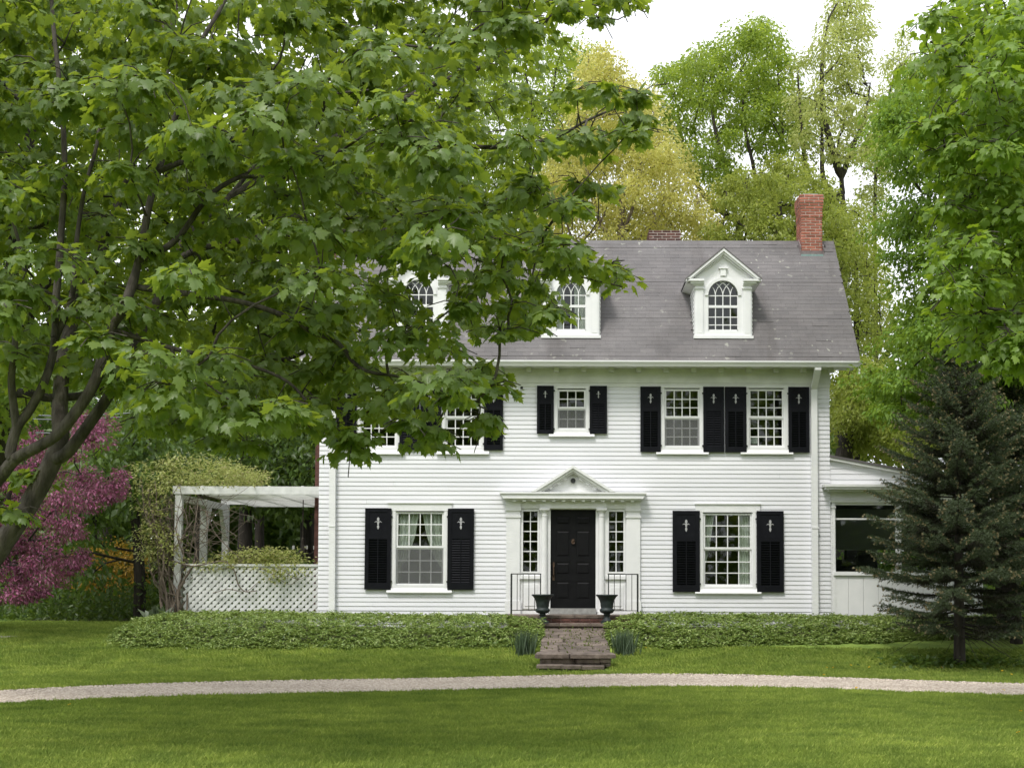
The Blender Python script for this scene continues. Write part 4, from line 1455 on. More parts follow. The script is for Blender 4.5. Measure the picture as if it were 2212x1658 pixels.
# the two rough steps down to the gravel
for a, b, th in ((-PW - .06, -.12, .075), (-.11, PW + .06, .07)):
    flag(pxc0 + a, pxc0 + b, PY0 - .06, PY0 + .31, PZ0 + .01, PZ0 + .025, th, path, .05)
x = -PW + .02
while x < PW - .05:
    wd = random.uniform(.2, .42)
    b = min(x + wd, PW - .02)
    hgt = random.uniform(.06, .09)
    for zt in (PZ0 - .07, PZ0 - .07 - hgt - .01):
        if random.random() < .9:
            flag(pxc0 + x, pxc0 + b - .015, PY0 + random.uniform(-.01, .05), PY0 + .25, zt, zt, hgt, path, .03)
    x = b
for a, b, yy, zt in ((-PW - .02, -.22, -.28, .155), (-.25, .1, -.3, .15), (.08, PW - .13, -.26, .14)):
    flag(pxc0 + a, pxc0 + b, PY0 + yy, PY0 + .1, zt, zt, .06, path, .05)
for a, b, yy, zt in ((-PW - .0, -.35, -.2, .085), (-.4, .2, -.18, .09)):
    flag(pxc0 + a, pxc0 + b, PY0 + yy, PY0 + .1, zt, zt, .06, path, .05)

for cxp, side_ in ((1172, 'left'), (1311, 'right')):
    p = at(cxp, 1345, YS - .22)
    zb = .703
    u = thing('urn', f'black cast iron garden urn on the step to the {side_} of the front door', 'urn', (p.x, YS - .22, zb), 'urns beside the front door')
    MB().box(p.x - .125, p.x + .125, YS - .345, YS - .095, zb, zb + .045).build('urn_base', M['urn'], u)
    MB().lathe([(.105, .045), (.10, .06), (.07, .09), (.05, .125), (.048, .15), (.07, .165), (.075, .18), (.055, .19), (.09, .2)], (p.x, YS - .22, zb), 28).build('urn_stem', M['urn'], u, True)
    b = MB()
    prof = [(.06, .19), (.115, .215), (.138, .25), (.14, .275), (.125, .3), (.118, .31), (.13, .34), (.135, .40), (.15, .46), (.175, .51), (.20, .545), (.222, .56), (.228, .575), (.222, .585), (.195, .575), (.16, .50), (.12, .40), (.02, .36)]
    b.lathe(prof, (p.x, YS - .22, zb), 32)
    for i in range(1, 4):      # gadroons round the lower bowl
        for k in range(0, 32, 2):
            vx, vy, vz = b.v[i * 32 + k]
            b.v[i * 32 + k] = (p.x + (vx - p.x) * 1.08, YS - .22 + (vy - YS + .22) * 1.08, vz)
    b.build('urn_bowl', M['urn'], u, True)

for a, b, side_ in ((1104.5, 1167.5, 'left'), (1314.5, 1377.5, 'right')):
    x0, x1 = at(a, 1290, YS + .06).x, at(b, 1290, YS + .06).x
    zt = at(1240, 1239, YS + .06).z
    yy = YS + .07
    r = thing('railing', f'thin black iron railing on the {side_} side of the stoop', 'railing', ((x0 + x1) / 2, yy, STOOP_Z), 'railings on the stoop')
    MB().box(x0 - .015, x1 + .015, yy - .02, yy + .02, zt - .012, zt + .008).build('top_rail', M['iron'], r)
    MB().box(x0, x1, yy - .01, yy + .01, STOOP_Z + .09, STOOP_Z + .105).build('bottom_rail', M['iron'], r)
    out, inn = (x0, x1) if side_ == 'left' else (x1, x0)
    piece('post', M['iron'], r, (out, yy, (zt + STOOP_Z) / 2 - .02), (.036, .036, zt - STOOP_Z + .02))
    piece('post', M['iron'], r, (inn, yy, (zt + STOOP_Z) / 2 - .02), (.022, .022, zt - STOOP_Z + .02))
    for k in range(1, 5):
        x = x0 + (x1 - x0) * k / 5
        piece('baluster', M['iron'], r, (x, yy, (zt + STOOP_Z + .09) / 2), (.013, .013, zt - STOOP_Z - .1))

# ------------------------------------------------------------------ pergola with lattice, left of the house
YP = YF + .22
px0, px1 = at(384, 1150, YP).x, XL - .03
perg = thing('pergola', 'white wooden pergola with a lattice screen built against the house', 'pergola', ((px0 + px1) / 2, YP + 1.7, ZB))
BZ0, BZ1 = at(560, 1067, YP).z, at(560, 1050, YP).z
YPR = YP + 4.0
for yy in (YP, YP + 1.9, YPR - .2):
    piece('post', M['old_white'], perg, (px0, yy + .07, (BZ0 + ZB) / 2), (.145, .14, BZ0 - ZB))
for yy, zt in ((YP - .02, BZ1), (YPR - .15, BZ1 - .05)):
    piece('beam', M['old_white'], perg, ((px0 - .12 + px1) / 2, yy + .03, (BZ0 + zt) / 2), (px1 - px0 + .12, .06, zt - BZ0))
piece('beam', M['old_white'], perg, (px0, (YP + YPR) / 2 + .1, BZ0 - .08), (.1, YPR - YP - .2, .15))
k = 0
yy = YP + .14
while yy < YPR + 1.2:
    piece('roof_slat', M['old_white'], perg, ((px0 + .4 + px1) / 2, yy, BZ0 + .045), (px1 - px0 - .4, .04, .075))
    yy += .27
for xx in np.linspace(px0 + .5, px1 - .4, 4):
    piece('rafter', M['old_white'], perg, (xx, (YP + YPR + 1.2) / 2, BZ1 - .02), (.05, YPR + 1.1 - YP, .07))
for yy, sgn in ((YP + 1.9, 1), (YPR - .2, -1)):
    MB().prism_x([(yy + .07 + sgn * .07, BZ0 - .15), (yy + .07 + sgn * .5, BZ0 - .15), (yy + .07 + sgn * .07, BZ0 - .9), (yy + .07 + sgn * .0, BZ0 - .9)][::1], px0 - .05, px0 + .05).build('knee_brace', M['old_white'], perg)
lx0, lx1 = at(397, 1260, YP).x, px1
lz0, lz1 = ZB - .05, at(560, 1222, YP).z
piece('cap_rail', M['old_white'], perg, ((lx0 + lx1) / 2, YP + .02, lz1 + .02), (lx1 - lx0, .09, .05))
piece('bottom_rail', M['old_white'], perg, ((lx0 + lx1) / 2, YP + .02, ZB + .2), (lx1 - lx0, .04, .08))


def lattice(u0, u1, z0, z1, put, step=.148, wd=.062):
    """diagonal slats cut to the panel; put(a, b, layer) gets the two ends"""
    h = z1 - z0
    for layer in (0, 1):
        c = u0 - h
        while c < u1 + h:
            a, b = (c, z0), (c + h, z1)
            t0, t1 = max(0, (u0 - a[0]) / h), min(1, (u1 - a[0]) / h)
            if layer:
                a, b = (c + h, z0), (c, z1)
                t0, t1 = max(0, (a[0] - u1) / h), min(1, (a[0] - u0) / h)
            if t1 - t0 > .03:
                put((a[0] + (b[0] - a[0]) * t0, a[1] + h * t0), (a[0] + (b[0] - a[0]) * t1, a[1] + h * t1), layer, wd)
            c += step
    return


def put_front(a, b, layer, wd):
    L = math.hypot(b[0] - a[0], b[1] - a[1])
    piece('lattice_slat', M['old_white'], perg, ((a[0] + b[0]) / 2, YP + .005 + layer * .014, (a[1] + b[1]) / 2), (L, .011, wd), rot=(0, -math.atan2(b[1] - a[1], b[0] - a[0]), 0))


def put_side(a, b, layer, wd):
    L = math.hypot(b[0] - a[0], b[1] - a[1])
    piece('lattice_slat', M['old_white'], perg, (px0 + .06 + layer * .014, (a[0] + b[0]) / 2, (a[1] + b[1]) / 2), (.011, L, wd), rot=(math.atan2(b[1] - a[1], b[0] - a[0]), 0, 0))


lattice(lx0, lx1, lz0, lz1, put_front)
lattice(YP + .1, YPR - .1, lz0, lz1, put_side, .17, .07)
piece('cap_rail', M['old_white'], perg, (px0 + .067, (YP + YPR) / 2, lz1 + .01), (.08, YPR - YP - .2, .05))

# chandelier hanging in the pergola
cp = at(654, 1160, YP + 2.2)
chd = thing('chandelier', 'small brown metal chandelier hanging on a chain under the pergola', 'chandelier', (cp.x, YP + 2.2, at(654, 1195, YP + 2.2).z))
zc = lambda p: at(654, p, YP + 2.2).z
MB().tube([(cp.x, YP + 2.2, zc(1160)), (cp.x, YP + 2.2, BZ0 + .05)], .012, 6).build('chain', M['bark'], chd)
MB().lathe([(.01, zc(1160)), (.035, zc(1163)), (.03, zc(1170)), (.05, zc(1182)), (.09, zc(1190)), (.06, zc(1196)), (.01, zc(1199))], (cp.x, YP + 2.2, 0), 12).build('body', M['bark'], chd, True)
for k in range(5):
    a = 2 * math.pi * k / 5 + .3
    q = lambda r, p: (cp.x + r * math.cos(a), YP + 2.2 + r * math.sin(a), zc(p))
    arm = MB().tube([q(.05, 1190), q(.16, 1196), q(.24, 1192), q(.26, 1186)], .012, 6).build('arm', M['bark'], chd)
    MB().tube([q(.26, 1186), q(.26, 1178)], .016, 8).build('candle', M['trim'], arm)

# ------------------------------------------------------------------ vegetation machinery
def norm(v):
    return v / np.maximum(1e-9, np.linalg.norm(v, axis=-1, keepdims=True))


CURL = np.random.default_rng(17)


def leaf_template(kind):
    """Points (x across, y towards the tip, z up) and triangles of one leaf of length 1."""
    if kind == 'maple':
        h = [(.03, .0), (.19, -.10), (.28, .02), (.50, .12), (.44, .27), (.57, .54), (.41, .50), (.26, .53), (.27, .75), (.13, .74)]
        pts = [(0, .02)] + h + [(0, 1.05)] + [(-x, y) for x, y in h[::-1]]
        z = [-.10 * abs(x) - .10 * max(0, y - .4) ** 1.5 for x, y in pts]
        V = [(0, .32, .035)] + [(x, y, q) for (x, y), q in zip(pts, z)]
        k = len(pts)
        F = [(0, 1 + (i + 1) % k, 1 + i) for i in range(k)]
    elif kind == 'maple_coarse':
        h = [(.22, -.08), (.50, .14), (.42, .40), (.54, .56), (.24, .56)]
        pts = [(0, .02)] + h + [(0, 1.05)] + [(-x, y) for x, y in h[::-1]]
        V = [(0, .32, .05)] + [(x, y, -.14 * abs(x) - .16 * max(0, y - .4)) for x, y in pts]
        F = [(0, 1 + (i + 1) % len(pts), 1 + i) for i in range(len(pts))]
    elif kind == 'leaf':      # pointed oval, folded along its midrib
        V = [(0, 0, 0), (.24, .42, .07), (0, 1, -.08), (-.24, .42, .07)]
        F = [(0, 1, 2), (0, 2, 3)]
    elif kind == 'round':
        V = [(0, 0, 0), (.36, .35, .05), (.22, .85, -.02), (-.22, .85, -.02), (-.36, .35, .05), (0, .45, -.03)]
        F = [(5, 0, 1), (5, 1, 2), (5, 2, 3), (5, 3, 4), (5, 4, 0)]
    elif kind == 'needle':
        V = [(-.11, 0, 0), (.11, 0, 0), (0, 1, 0)]
        F = [(0, 1, 2)]
    elif kind == 'blade':
        V = [(-.02, 0, 0), (.02, 0, 0), (-.018, .55, .0), (.018, .55, .0), (0, 1, .06)]
        F = [(0, 1, 3), (0, 3, 2), (2, 3, 4)]
    return np.array(V, float), np.array(F, int)


def leaves_arrays(P, D, N, S, kind):
    T, F = leaf_template(kind)
    curl = CURL.uniform(.2, 3.2, len(P))[:, None, None] if kind == 'maple' else 1.0
    wide = CURL.uniform(.78, 1.08, len(P))[:, None, None] if kind == 'maple' else 1.0
    D = norm(D)
    N = norm(N - D * (N * D).sum(-1, keepdims=True))
    R = np.cross(D, N)
    S = np.asarray(S)[:, None, None]
    V = P[:, None, :] + S * (T[None, :, 0:1] * wide * R[:, None] + T[None, :, 1:2] * D[:, None] + T[None, :, 2:3] * curl * N[:, None])
    FF = F[None] + (np.arange(len(P)) * len(T))[:, None, None]
    return V.reshape(-1, 3), FF.reshape(-1, 3)


def leaf_obj(name, P, D, N, S, kind, mat, parent=None):
    V, F = leaves_arrays(P, D, N, S, kind)
    return link(bpy.data.objects.new(name, np_mesh(name, V, F, mat)), parent)


def poly_inside(poly, x, y):
    poly = np.asarray(poly, float)
    inside = np.zeros(len(x), bool)
    j = len(poly) - 1
    for i in range(len(poly)):
        xi, yi = poly[i]
        xj, yj = poly[j]
        c = ((yi > y) != (yj > y)) & (x < (xj - xi) * (y - yi) / (yj - yi + 1e-12) + xi)
        inside ^= c
        j = i
    return inside


def spread(poly, n, rng, gap=0.75, thin=()):
    """n points spread evenly over an outline; thin: (x, y, rx, ry, keep) ellipses of sparser growth"""
    poly = np.asarray(poly, float)
    lo, hi = poly.min(0), poly.max(0)
    area = 0.5 * abs(np.dot(poly[:, 0], np.roll(poly[:, 1], 1)) - np.dot(poly[:, 1], np.roll(poly[:, 0], 1)))
    dmin = gap * math.sqrt(area / n)
    out = []
    tries = 0
    while len(out) < n and tries < 60 * n:
        tries += 1
        p = lo + (hi - lo) * rng.random(2)
        if not poly_inside(poly, p[:1], p[1:])[0]:
            continue
        if any(((p[0] - a) / c) ** 2 + ((p[1] - b) / d) ** 2 < 1 and rng.random() > k for a, b, c, d, k in thin):
            continue
        if out and np.min(np.hypot(*(np.array(out) - p).T)) < dmin:
            dmin *= 0.995
            continue
        out.append(p)
    return np.array(out)


def smooth_path(P, sub=5):
    P = [np.array(p, float) for p in P]
    Q = [2 * P[0] - P[1]] + P + [2 * P[-1] - P[-2]]
    out = []
    for i in range(1, len(Q) - 2):
        for k in range(sub):
            t = k / sub
            a, b, c, d = Q[i - 1], Q[i], Q[i + 1], Q[i + 2]
            out.append(.5 * (2 * b + (c - a) * t + (2 * a - 5 * b + 4 * c - d) * t * t + (3 * b - a - 3 * c + d) * t ** 3))
    out.append(P[-1])
    return out


class Skeleton:
    """Branches as a tree of nodes; twigs grow from the nearest branch to each leaf cluster."""
    def __init__(s):
        s.p, s.par, s.r, s.len = [], [], [], []

    def add(s, p, par, r=0.0):
        s.p.append(np.array(p, float))
        s.par.append(par)
        s.r.append(r)
        s.len.append(0.0 if par < 0 else s.len[par] + float(np.linalg.norm(s.p[-1] - s.p[par])))
        return len(s.p) - 1

    def nearest(s, q, w=0.12):
        A = np.array(s.p)
        d = np.linalg.norm(A - q, axis=1) + w * np.array(s.len) + 0.6 * np.maximum(0, A[:, 2] - q[2] - .3)
        return int(np.argmin(d))

    def limb(s, pts, r0, r1, attach=True, sub=5):
        """a limb drawn by hand, from radius r0 to r1"""
        par = -1
        pts = [np.array(p, float) for p in pts]
        if attach and s.p:
            par = s.nearest(pts[0], 0.0)
            if np.linalg.norm(s.p[par] - pts[0]) > .02:
                pts = [s.p[par]] + pts
        sp = smooth_path(pts, sub)
        k = len(sp)
        for i, p in enumerate(sp):
            if i == 0 and par >= 0:
                continue
            par = s.add(p, par, r0 + (r1 - r0) * i / (k - 1))
        return par

    def reach(s, C, rng, step=0.35, bend=0.12, rise=0.25):
        A = np.array(s.p)
        order = np.argsort([np.min(np.linalg.norm(A - c, axis=1)) for c in C])
        dirs = np.zeros((len(C), 3))
        tips = []
        for i in order:
            c = C[i]
            j = s.nearest(c)
            a = s.p[j]
            d = c - a
            L = float(np.linalg.norm(d))
            n = max(2, int(math.ceil(L / step)))
            perp = rng.normal(0, bend, 3) * L
            cur = j
            last = a
            for k in range(1, n + 1):
                t = k / n
                q = a + d * t + math.sin(math.pi * t) * (perp + np.array((0, 0, rise * L * .5)) * (1 - t)) + (rng.normal(0, .02, 3) * step if k < n else 0)
                cur = s.add(q, cur)
                dirs[i] = q - last
                last = q
            tips.append(cur)
        s.tips = tips
        return norm(dirs)

    def radii(s, tip=0.006, expo=0.48, cap=9.9):
        n = len(s.p)
        cnt = np.zeros(n)
        for t in getattr(s, 'tips', []):
            cnt[t] += 1
        for i in range(n - 1, -1, -1):
            if s.par[i] >= 0:
                cnt[s.par[i]] += cnt[i]
        rr = np.minimum(cap, tip * np.maximum(1, cnt) ** expo)
        hand = np.array(s.r)
        return np.where(hand > 0, np.maximum(hand, np.minimum(rr, hand * 1.25)), rr), cnt

    def mesh(s, name, mat, tip=0.006, expo=0.48, sides=6, cap=9.9, rough=0.0):
        R, cnt = s.radii(tip, expo, cap)
        P = np.array(s.p)
        par = np.array(s.par)
        idx = np.nonzero(par >= 0)[0]
        main = {}
        for i in idx:
            j = par[i]
            if j not in main or R[i] > R[main[j]]:
                main[j] = i
        D = np.zeros_like(P)
        D[idx] = norm(P[idx] - P[par[idx]])
        for j, i in main.items():      # smooth the joints along the main line
            D[j] = norm((D[j] + D[i])[None])[0]
        V, F = [], []
        base = 0
        ang = np.arange(sides) * 2 * math.pi / sides
        for i in idx:
            j = par[i]
            r1 = R[i]
            r0 = R[j] if main.get(j) == i else min(R[j], R[i] * 1.35)
            d0 = D[j] if main.get(j) == i and np.linalg.norm(D[j]) > 0 else D[i]
            for q, d, r in ((P[j], d0, r0), (P[i], D[i], r1)):
                ref = np.array((0.31, 0.95, 0.05)) if abs(d[1]) < .9 else np.array((1.0, 0, 0))
                a = np.cross(d, ref)
                a /= np.linalg.norm(a)
                b = np.cross(d, a)
                V.append(q + r * (np.cos(ang)[:, None] * a + np.sin(ang)[:, None] * b))
            k = np.arange(sides)
            F.append(np.stack([base + k, base + (k + 1) % sides, base + sides + (k + 1) % sides, base + sides + k], 1))
            base += 2 * sides
        return np_mesh(name, np.concatenate(V), np.concatenate(F), mat, True)


def inset(poly, d):
    """an outline moved inwards by d"""
    p = np.asarray(poly, float)
    e = norm(np.roll(p, -1, 0) - p)
    nrm = np.stack([-e[:, 1], e[:, 0]], 1)
    if np.dot(p[:, 0], np.roll(p[:, 1], -1)) - np.dot(p[:, 1], np.roll(p[:, 0], -1)) < 0:
        nrm = -nrm
    m = norm(nrm + np.roll(nrm, 1, 0))
    return p + m * d


def px_points(poly, Y, depth, n, rng, gap=.75, thin=(), flat=0.0):
    """cluster centres: spread over an outline drawn in the picture, rounded in depth about distance Y"""
    q = spread(poly, n, rng, gap, thin)
    poly = np.asarray(poly, float)
    c, hw = (poly.min(0) + poly.max(0)) / 2, (poly.max(0) - poly.min(0)) / 2
    e = np.clip(1 - (np.abs((q - c) / hw) ** 2).sum(1) / 2, .12, 1) ** .5
    y = Y + depth * e * rng.uniform(-1, 1, len(q))
    return np.array([tuple(at(a, b, yy)) for (a, b), yy in zip(q, y)])


def tree(name, label, cat, base, limbs, clusters, leaf, mat, bark, rng, n_leaf=60, size=.13, spread_r=.45, flat=.5, tip=.006, step=.5, sides=5, group=None, droop=.35, cap=9.9, expo=.48, rise=.25, singles=0, small=0, nup=1.0, nrand=.38):
    t = thing(name, label, cat, base, group)
    s = Skeleton()
    for k, (pts, r0, r1) in enumerate(limbs):
        s.limb(pts, r0, r1, attach=k > 0)
    dirs = s.reach(clusters, rng, step, rise=rise)
    if singles:      # fine twigs inside each spray
        for j in list(s.tips):
            for _ in range(5):
                e = rng.normal(0, 1, 3) * np.array((1, 1, flat))
                e = e / np.linalg.norm(e) * spread_r * rng.uniform(.5, .95)
                m_ = s.add(s.p[j] + e * .5 + np.array((0, 0, .02)), j)
                s.add(s.p[j] + e + np.array((0, 0, -.10 * spread_r)), m_)
    link(bpy.data.objects.new('trunk', s.mesh('trunk', bark, tip, expo, sides, cap)), t)
    n = len(clusters) * n_leaf
    ci = np.repeat(np.arange(len(clusters)), n_leaf)
    scale = rng.uniform(.7, 1.3, len(clusters))
    if small:
        scale[-small:] *= .62
    scale = scale[ci]
    off = rng.normal(0, 1, (n, 3))
    off = off / np.linalg.norm(off, axis=1, keepdims=True) * (rng.random((n, 1)) ** .45)
    off *= np.array((1, 1, flat)) * spread_r * scale[:, None]
    r2 = (off[:, :2] ** 2).sum(1)
    off[:, 2] -= droop * r2 / max(spread_r, .01)
    P = clusters[ci] + off
    D = norm(off * np.array((1, 1, .6))) * .5 + dirs[ci] * .3 + rng.normal(0, .42, (n, 3)) + np.array((0, 0, -.55))
    N = np.array((0, 0, nup)) + norm(off + 1e-6) * .55 + rng.normal(0, nrand, (n, 3))
    S = size * rng.uniform(.65, 1.25, n)
    keep = np.ones(n, bool)
    if small:
        keep &= (ci < len(clusters) - small) | (rng.random(n) < .55)
    if singles:
        # the leaves that show largest become parts of their own
        u, v = project(P)
        vis = (u > 10) & (u < IMW - 10) & (v > 10) & (v < IMH - 10)
        cell = {}
        for i in np.argsort(P[:, 1]):
            if not (vis[i] and keep[i]):
                continue
            k = (int(u[i] // 34), int(v[i] // 34))
            if k in cell:
                continue
            cell[k] = i
            if len(cell) >= singles:
                break
        pick = np.array(sorted(cell.values(), key=lambda i: -S[i] / P[i, 1]))
        keep[pick] = False
        T, F = leaf_template('maple' if leaf.startswith('maple') else leaf)
        lms = [np_mesh('leaf', T * np.array((w_, 1, c_)), F, mat) for w_, c_ in ((1, .5), (.85, 2.6), (.95, 1.5), (.8, 3.4), (1.05, 1.0))]
        Dn = norm(D)
        Nn = norm(N - Dn * (N * Dn).sum(-1, keepdims=True))
        Rn = np.cross(Dn, Nn)
        for i in pick:
            o = bpy.data.objects.new('leaf', lms[i % 5])
            COL.objects.link(o)
            o.parent = t
            m = Matrix(np.column_stack([Rn[i], Dn[i], Nn[i]]).tolist())
            o.matrix_basis = Matrix.LocRotScale(Vector(P[i]) - Vector(base), m.to_quaternion(), Vector((S[i],) * 3))
    cr = leaf_obj('crown', P[keep], D[keep], N[keep], S[keep], leaf, mat, t)
    tag(cr, kind='stuff')
    return t


def Lp(pts, k=1 / 1.1302):
    """limb points (source px x, y, distance) to world"""
    return [tuple(at(x * k, y * k, Y)) for x, y, Y in pts]


r_ = lambda seed: np.random.default_rng(seed)

# ------------------------------------------------------------------ the big maple whose limbs reach in from the left
rng = r_(3)
k_ = 1.1302
maple_poly = [(-220, -160), (1330, -160), (1400, -40), (1385, 30), (1340, 25), (1290, 60), (1180, 70), (1130, 140), (1200, 225), (1330, 215), (1405, 240), (1400, 330), (1330, 380), (1250, 350), (1180, 400), (1290, 430), (1300, 455),
              (1210, 480), (1150, 520), (1250, 570), (1355, 615), (1330, 645), (1240, 640), (1215, 700), (1130, 740), (1050, 740), (1010, 790), (1060, 820), (1085, 860), (1060, 960), (990, 900), (945, 985), (880, 950),
              (800, 985), (735, 960), (690, 910), (600, 965), (500, 990), (420, 950), (330, 960), (260, 880), (120, 850), (60, 900), (-220, 940)]
thin = [(920, 640, 75, 110, .15), (1240, 300, 90, 60, .6), (1080, 690, 90, 45, .35), (1215, 665, 45, 55, .2), (850, 850, 160, 50, .6), (330, 900, 90, 60, .5), (750, 720, 90, 50, .5), (1120, 330, 80, 60, .5), (1030, 590, 80, 60, .6), (560, 90, 140, 60, .5), (100, 1000, 200, 120, .5)]
CL = px_points(inset(maple_poly, 55), 11.8, 2.6, 300, rng, .72, thin)
edge = [(1335, 15), (1375, 20), (1310, 55), (1240, 45), (1395, 235), (1400, 290), (1380, 320), (1320, 240), (1260, 220), (1300, 440), (1270, 425), (1225, 470), (1240, 560), (1290, 590), (1330, 612), (1355, 622), (1200, 700), (1150, 735), (1090, 735),
        (1060, 830), (1080, 870), (1072, 930), (1055, 955), (1000, 890), (950, 960), (940, 985), (890, 940), (790, 970), (770, 985), (740, 950), (720, 905), (640, 940), (560, 985), (500, 975), (430, 940), (350, 950), (1130, 560), (1100, 620), (1160, 640), (1050, 650), (1200, 590), (1130, 690), (1020, 690), (1240, 610), (1250, 480), (1150, 450), (1080, 540), (1180, 530), (980, 780), (1010, 830), (60, 1040), (40, 1130), (345, 960 - 30)]
EC = np.array([tuple(at(a - 20 + rng.normal(0, 6), b - 30 + rng.normal(0, 6), rng.uniform(10.2, 12.4))) for a, b in edge])
over = np.array([tuple(at(rng.uniform(-900, 800), rng.uniform(-560, -150), rng.uniform(8.5, 14))) for _ in range(46)])  # unseen sprays above the frame, added to shade the leaves below
CL = np.concatenate([CL, EC, over])
B = at(-330, 1560, 11.4)
base_m = Vector((B.x, B.y, float(GZ(B.x, B.y)) - .05))
limbs = [
    ([tuple(base_m), tuple(base_m + Vector((.08, 0, .9)))] + Lp([(-170, 1560, 11.4), (-60, 1420, 11.3), (0, 1335, 11.2), (80, 1215, 11.2), (128, 1125, 11.2), (148, 1064, 11.3), (146, 1001, 11.4), (156, 874, 11.6), (181, 769, 11.8), (198, 705, 11.9), (240, 640, 12.0), (265, 560, 12.1), (330, 380, 12.3), (400, 200, 12.5), (430, 0, 12.6), (470, -260, 12.7)]), .115, .02),
    (Lp([(128, 1125, 11.2), (165, 1102, 11.1), (211, 1043, 11.1), (262, 971, 11.2), (312, 887, 11.3), (350, 803, 11.5), (393, 714, 11.7), (410, 650, 11.8), (470, 560, 12.0), (560, 480, 12.3), (700, 300, 12.8)]), .06, .018),
    (Lp([(-170, 1450, 11.3), (-110, 1330, 11.0), (-60, 1240, 10.8), (0, 1165, 10.6), (38, 1119, 10.5), (84, 1094, 10.4), (139, 1060, 10.4), (194, 993, 10.4), (236, 921, 10.4), (270, 803, 10.5), (304, 748, 10.5), (338, 640, 10.6), (363, 507, 10.7), (388, 414, 10.8), (422, 304, 10.9), (464, 190, 11.0), (490, 105, 11.1), (549, 0, 11.2), (620, -180, 11.3)]), .062, .016),
    (Lp([(388, 418, 10.8), (430, 400, 10.8), (520, 370, 10.9), (620, 310, 11.0), (700, 280, 11.1), (790, 235, 11.2), (900, 220, 11.3)]), .028, .01),
    (Lp([(338, 640, 10.6), (430, 585, 10.7), (520, 470, 10.9), (640, 410, 11.1), (780, 365, 11.3), (900, 330, 11.4)]), .03, .01),
    (Lp([(38, 1119, 10.5), (25, 1107, 10.5), (42, 1043, 10.5), (72, 1001, 10.5), (106, 938, 10.5), (127, 874, 10.6), (135, 811, 10.6), (135, 748, 10.7), (143, 663, 10.7), (150, 560, 10.8), (158, 420, 10.9), (150, 250, 11.0), (130, 60, 11.1), (120, -100, 11.2)]), .046, .012),
    (Lp([(133, 830, 10.6), (169, 748, 10.7), (181, 684, 10.7), (186, 600, 10.8), (205, 470, 10.9), (240, 330, 11.0), (230, 200, 11.1)]), .032, .012),
    (Lp([(40, 1043, 10.5), (28, 930, 10.4), (36, 860, 10.3), (40, 780, 10.3), (60, 660, 10.3), (20, 500, 10.2)]), .035, .012),
    (Lp([(420, 640, 11.8), (500, 604, 11.9), (700, 570, 12.0), (836, 565, 12.0), (1017, 565, 12.0), (1084, 583, 12.0), (1152, 606, 12.0), (1274, 622, 12.0), (1400, 670, 12.0), (1520, 700, 12.0)]), .035, .007),
    (Lp([(700, 570, 12.0), (800, 610, 11.9), (912, 626, 11.9), (994, 617, 11.9), (1084, 606, 11.9), (1180, 640, 11.9)]), .026, .007),
    (Lp([(560, 480, 12.3), (760, 370, 12.6), (980, 350, 12.7), (1062, 353, 12.7), (1229, 359, 12.6), (1356, 335, 12.6), (1433, 294, 12.5), (1514, 262, 12.5), (1580, 255, 12.4)]), .034, .007),
    (Lp([(760, 370, 12.6), (900, 290, 12.8), (1053, 208, 12.9), (1160, 170, 12.9), (1234, 127, 12.8), (1292, 90, 12.7), (1356, 36, 12.6), (1424, 27, 12.5), (1537, 18, 12.4), (1575, 30, 12.4)]), .034, .007),
    (Lp([(330, 700, 10.6), (480, 720, 10.8), (600, 740, 11.0), (700, 774, 11.1), (761, 810, 11.1), (822, 835, 11.1), (863, 884, 11.1), (903, 908, 11.0), (985, 922, 11.0), (1100, 960, 11.0), (1190, 1000, 11.0)]), .03, .006),
    (Lp([(270, 803, 10.5), (420, 850, 10.7), (600, 890, 10.9), (700, 930, 11.0), (760, 990, 11.0), (840, 1060, 11.0)]), .024, .006),
]
tree('maple_tree', 'large maple with many curving limbs reaching in from the left over the lawn', 'tree', base_m, limbs, CL, 'maple', M['maple'], M['bark'], rng,
     n_leaf=90, size=.1, spread_r=.36, flat=.28, tip=.0045, step=.22, sides=7, droop=.42, small=len(EC) + len(over), cap=.05, rise=.15, singles=300)

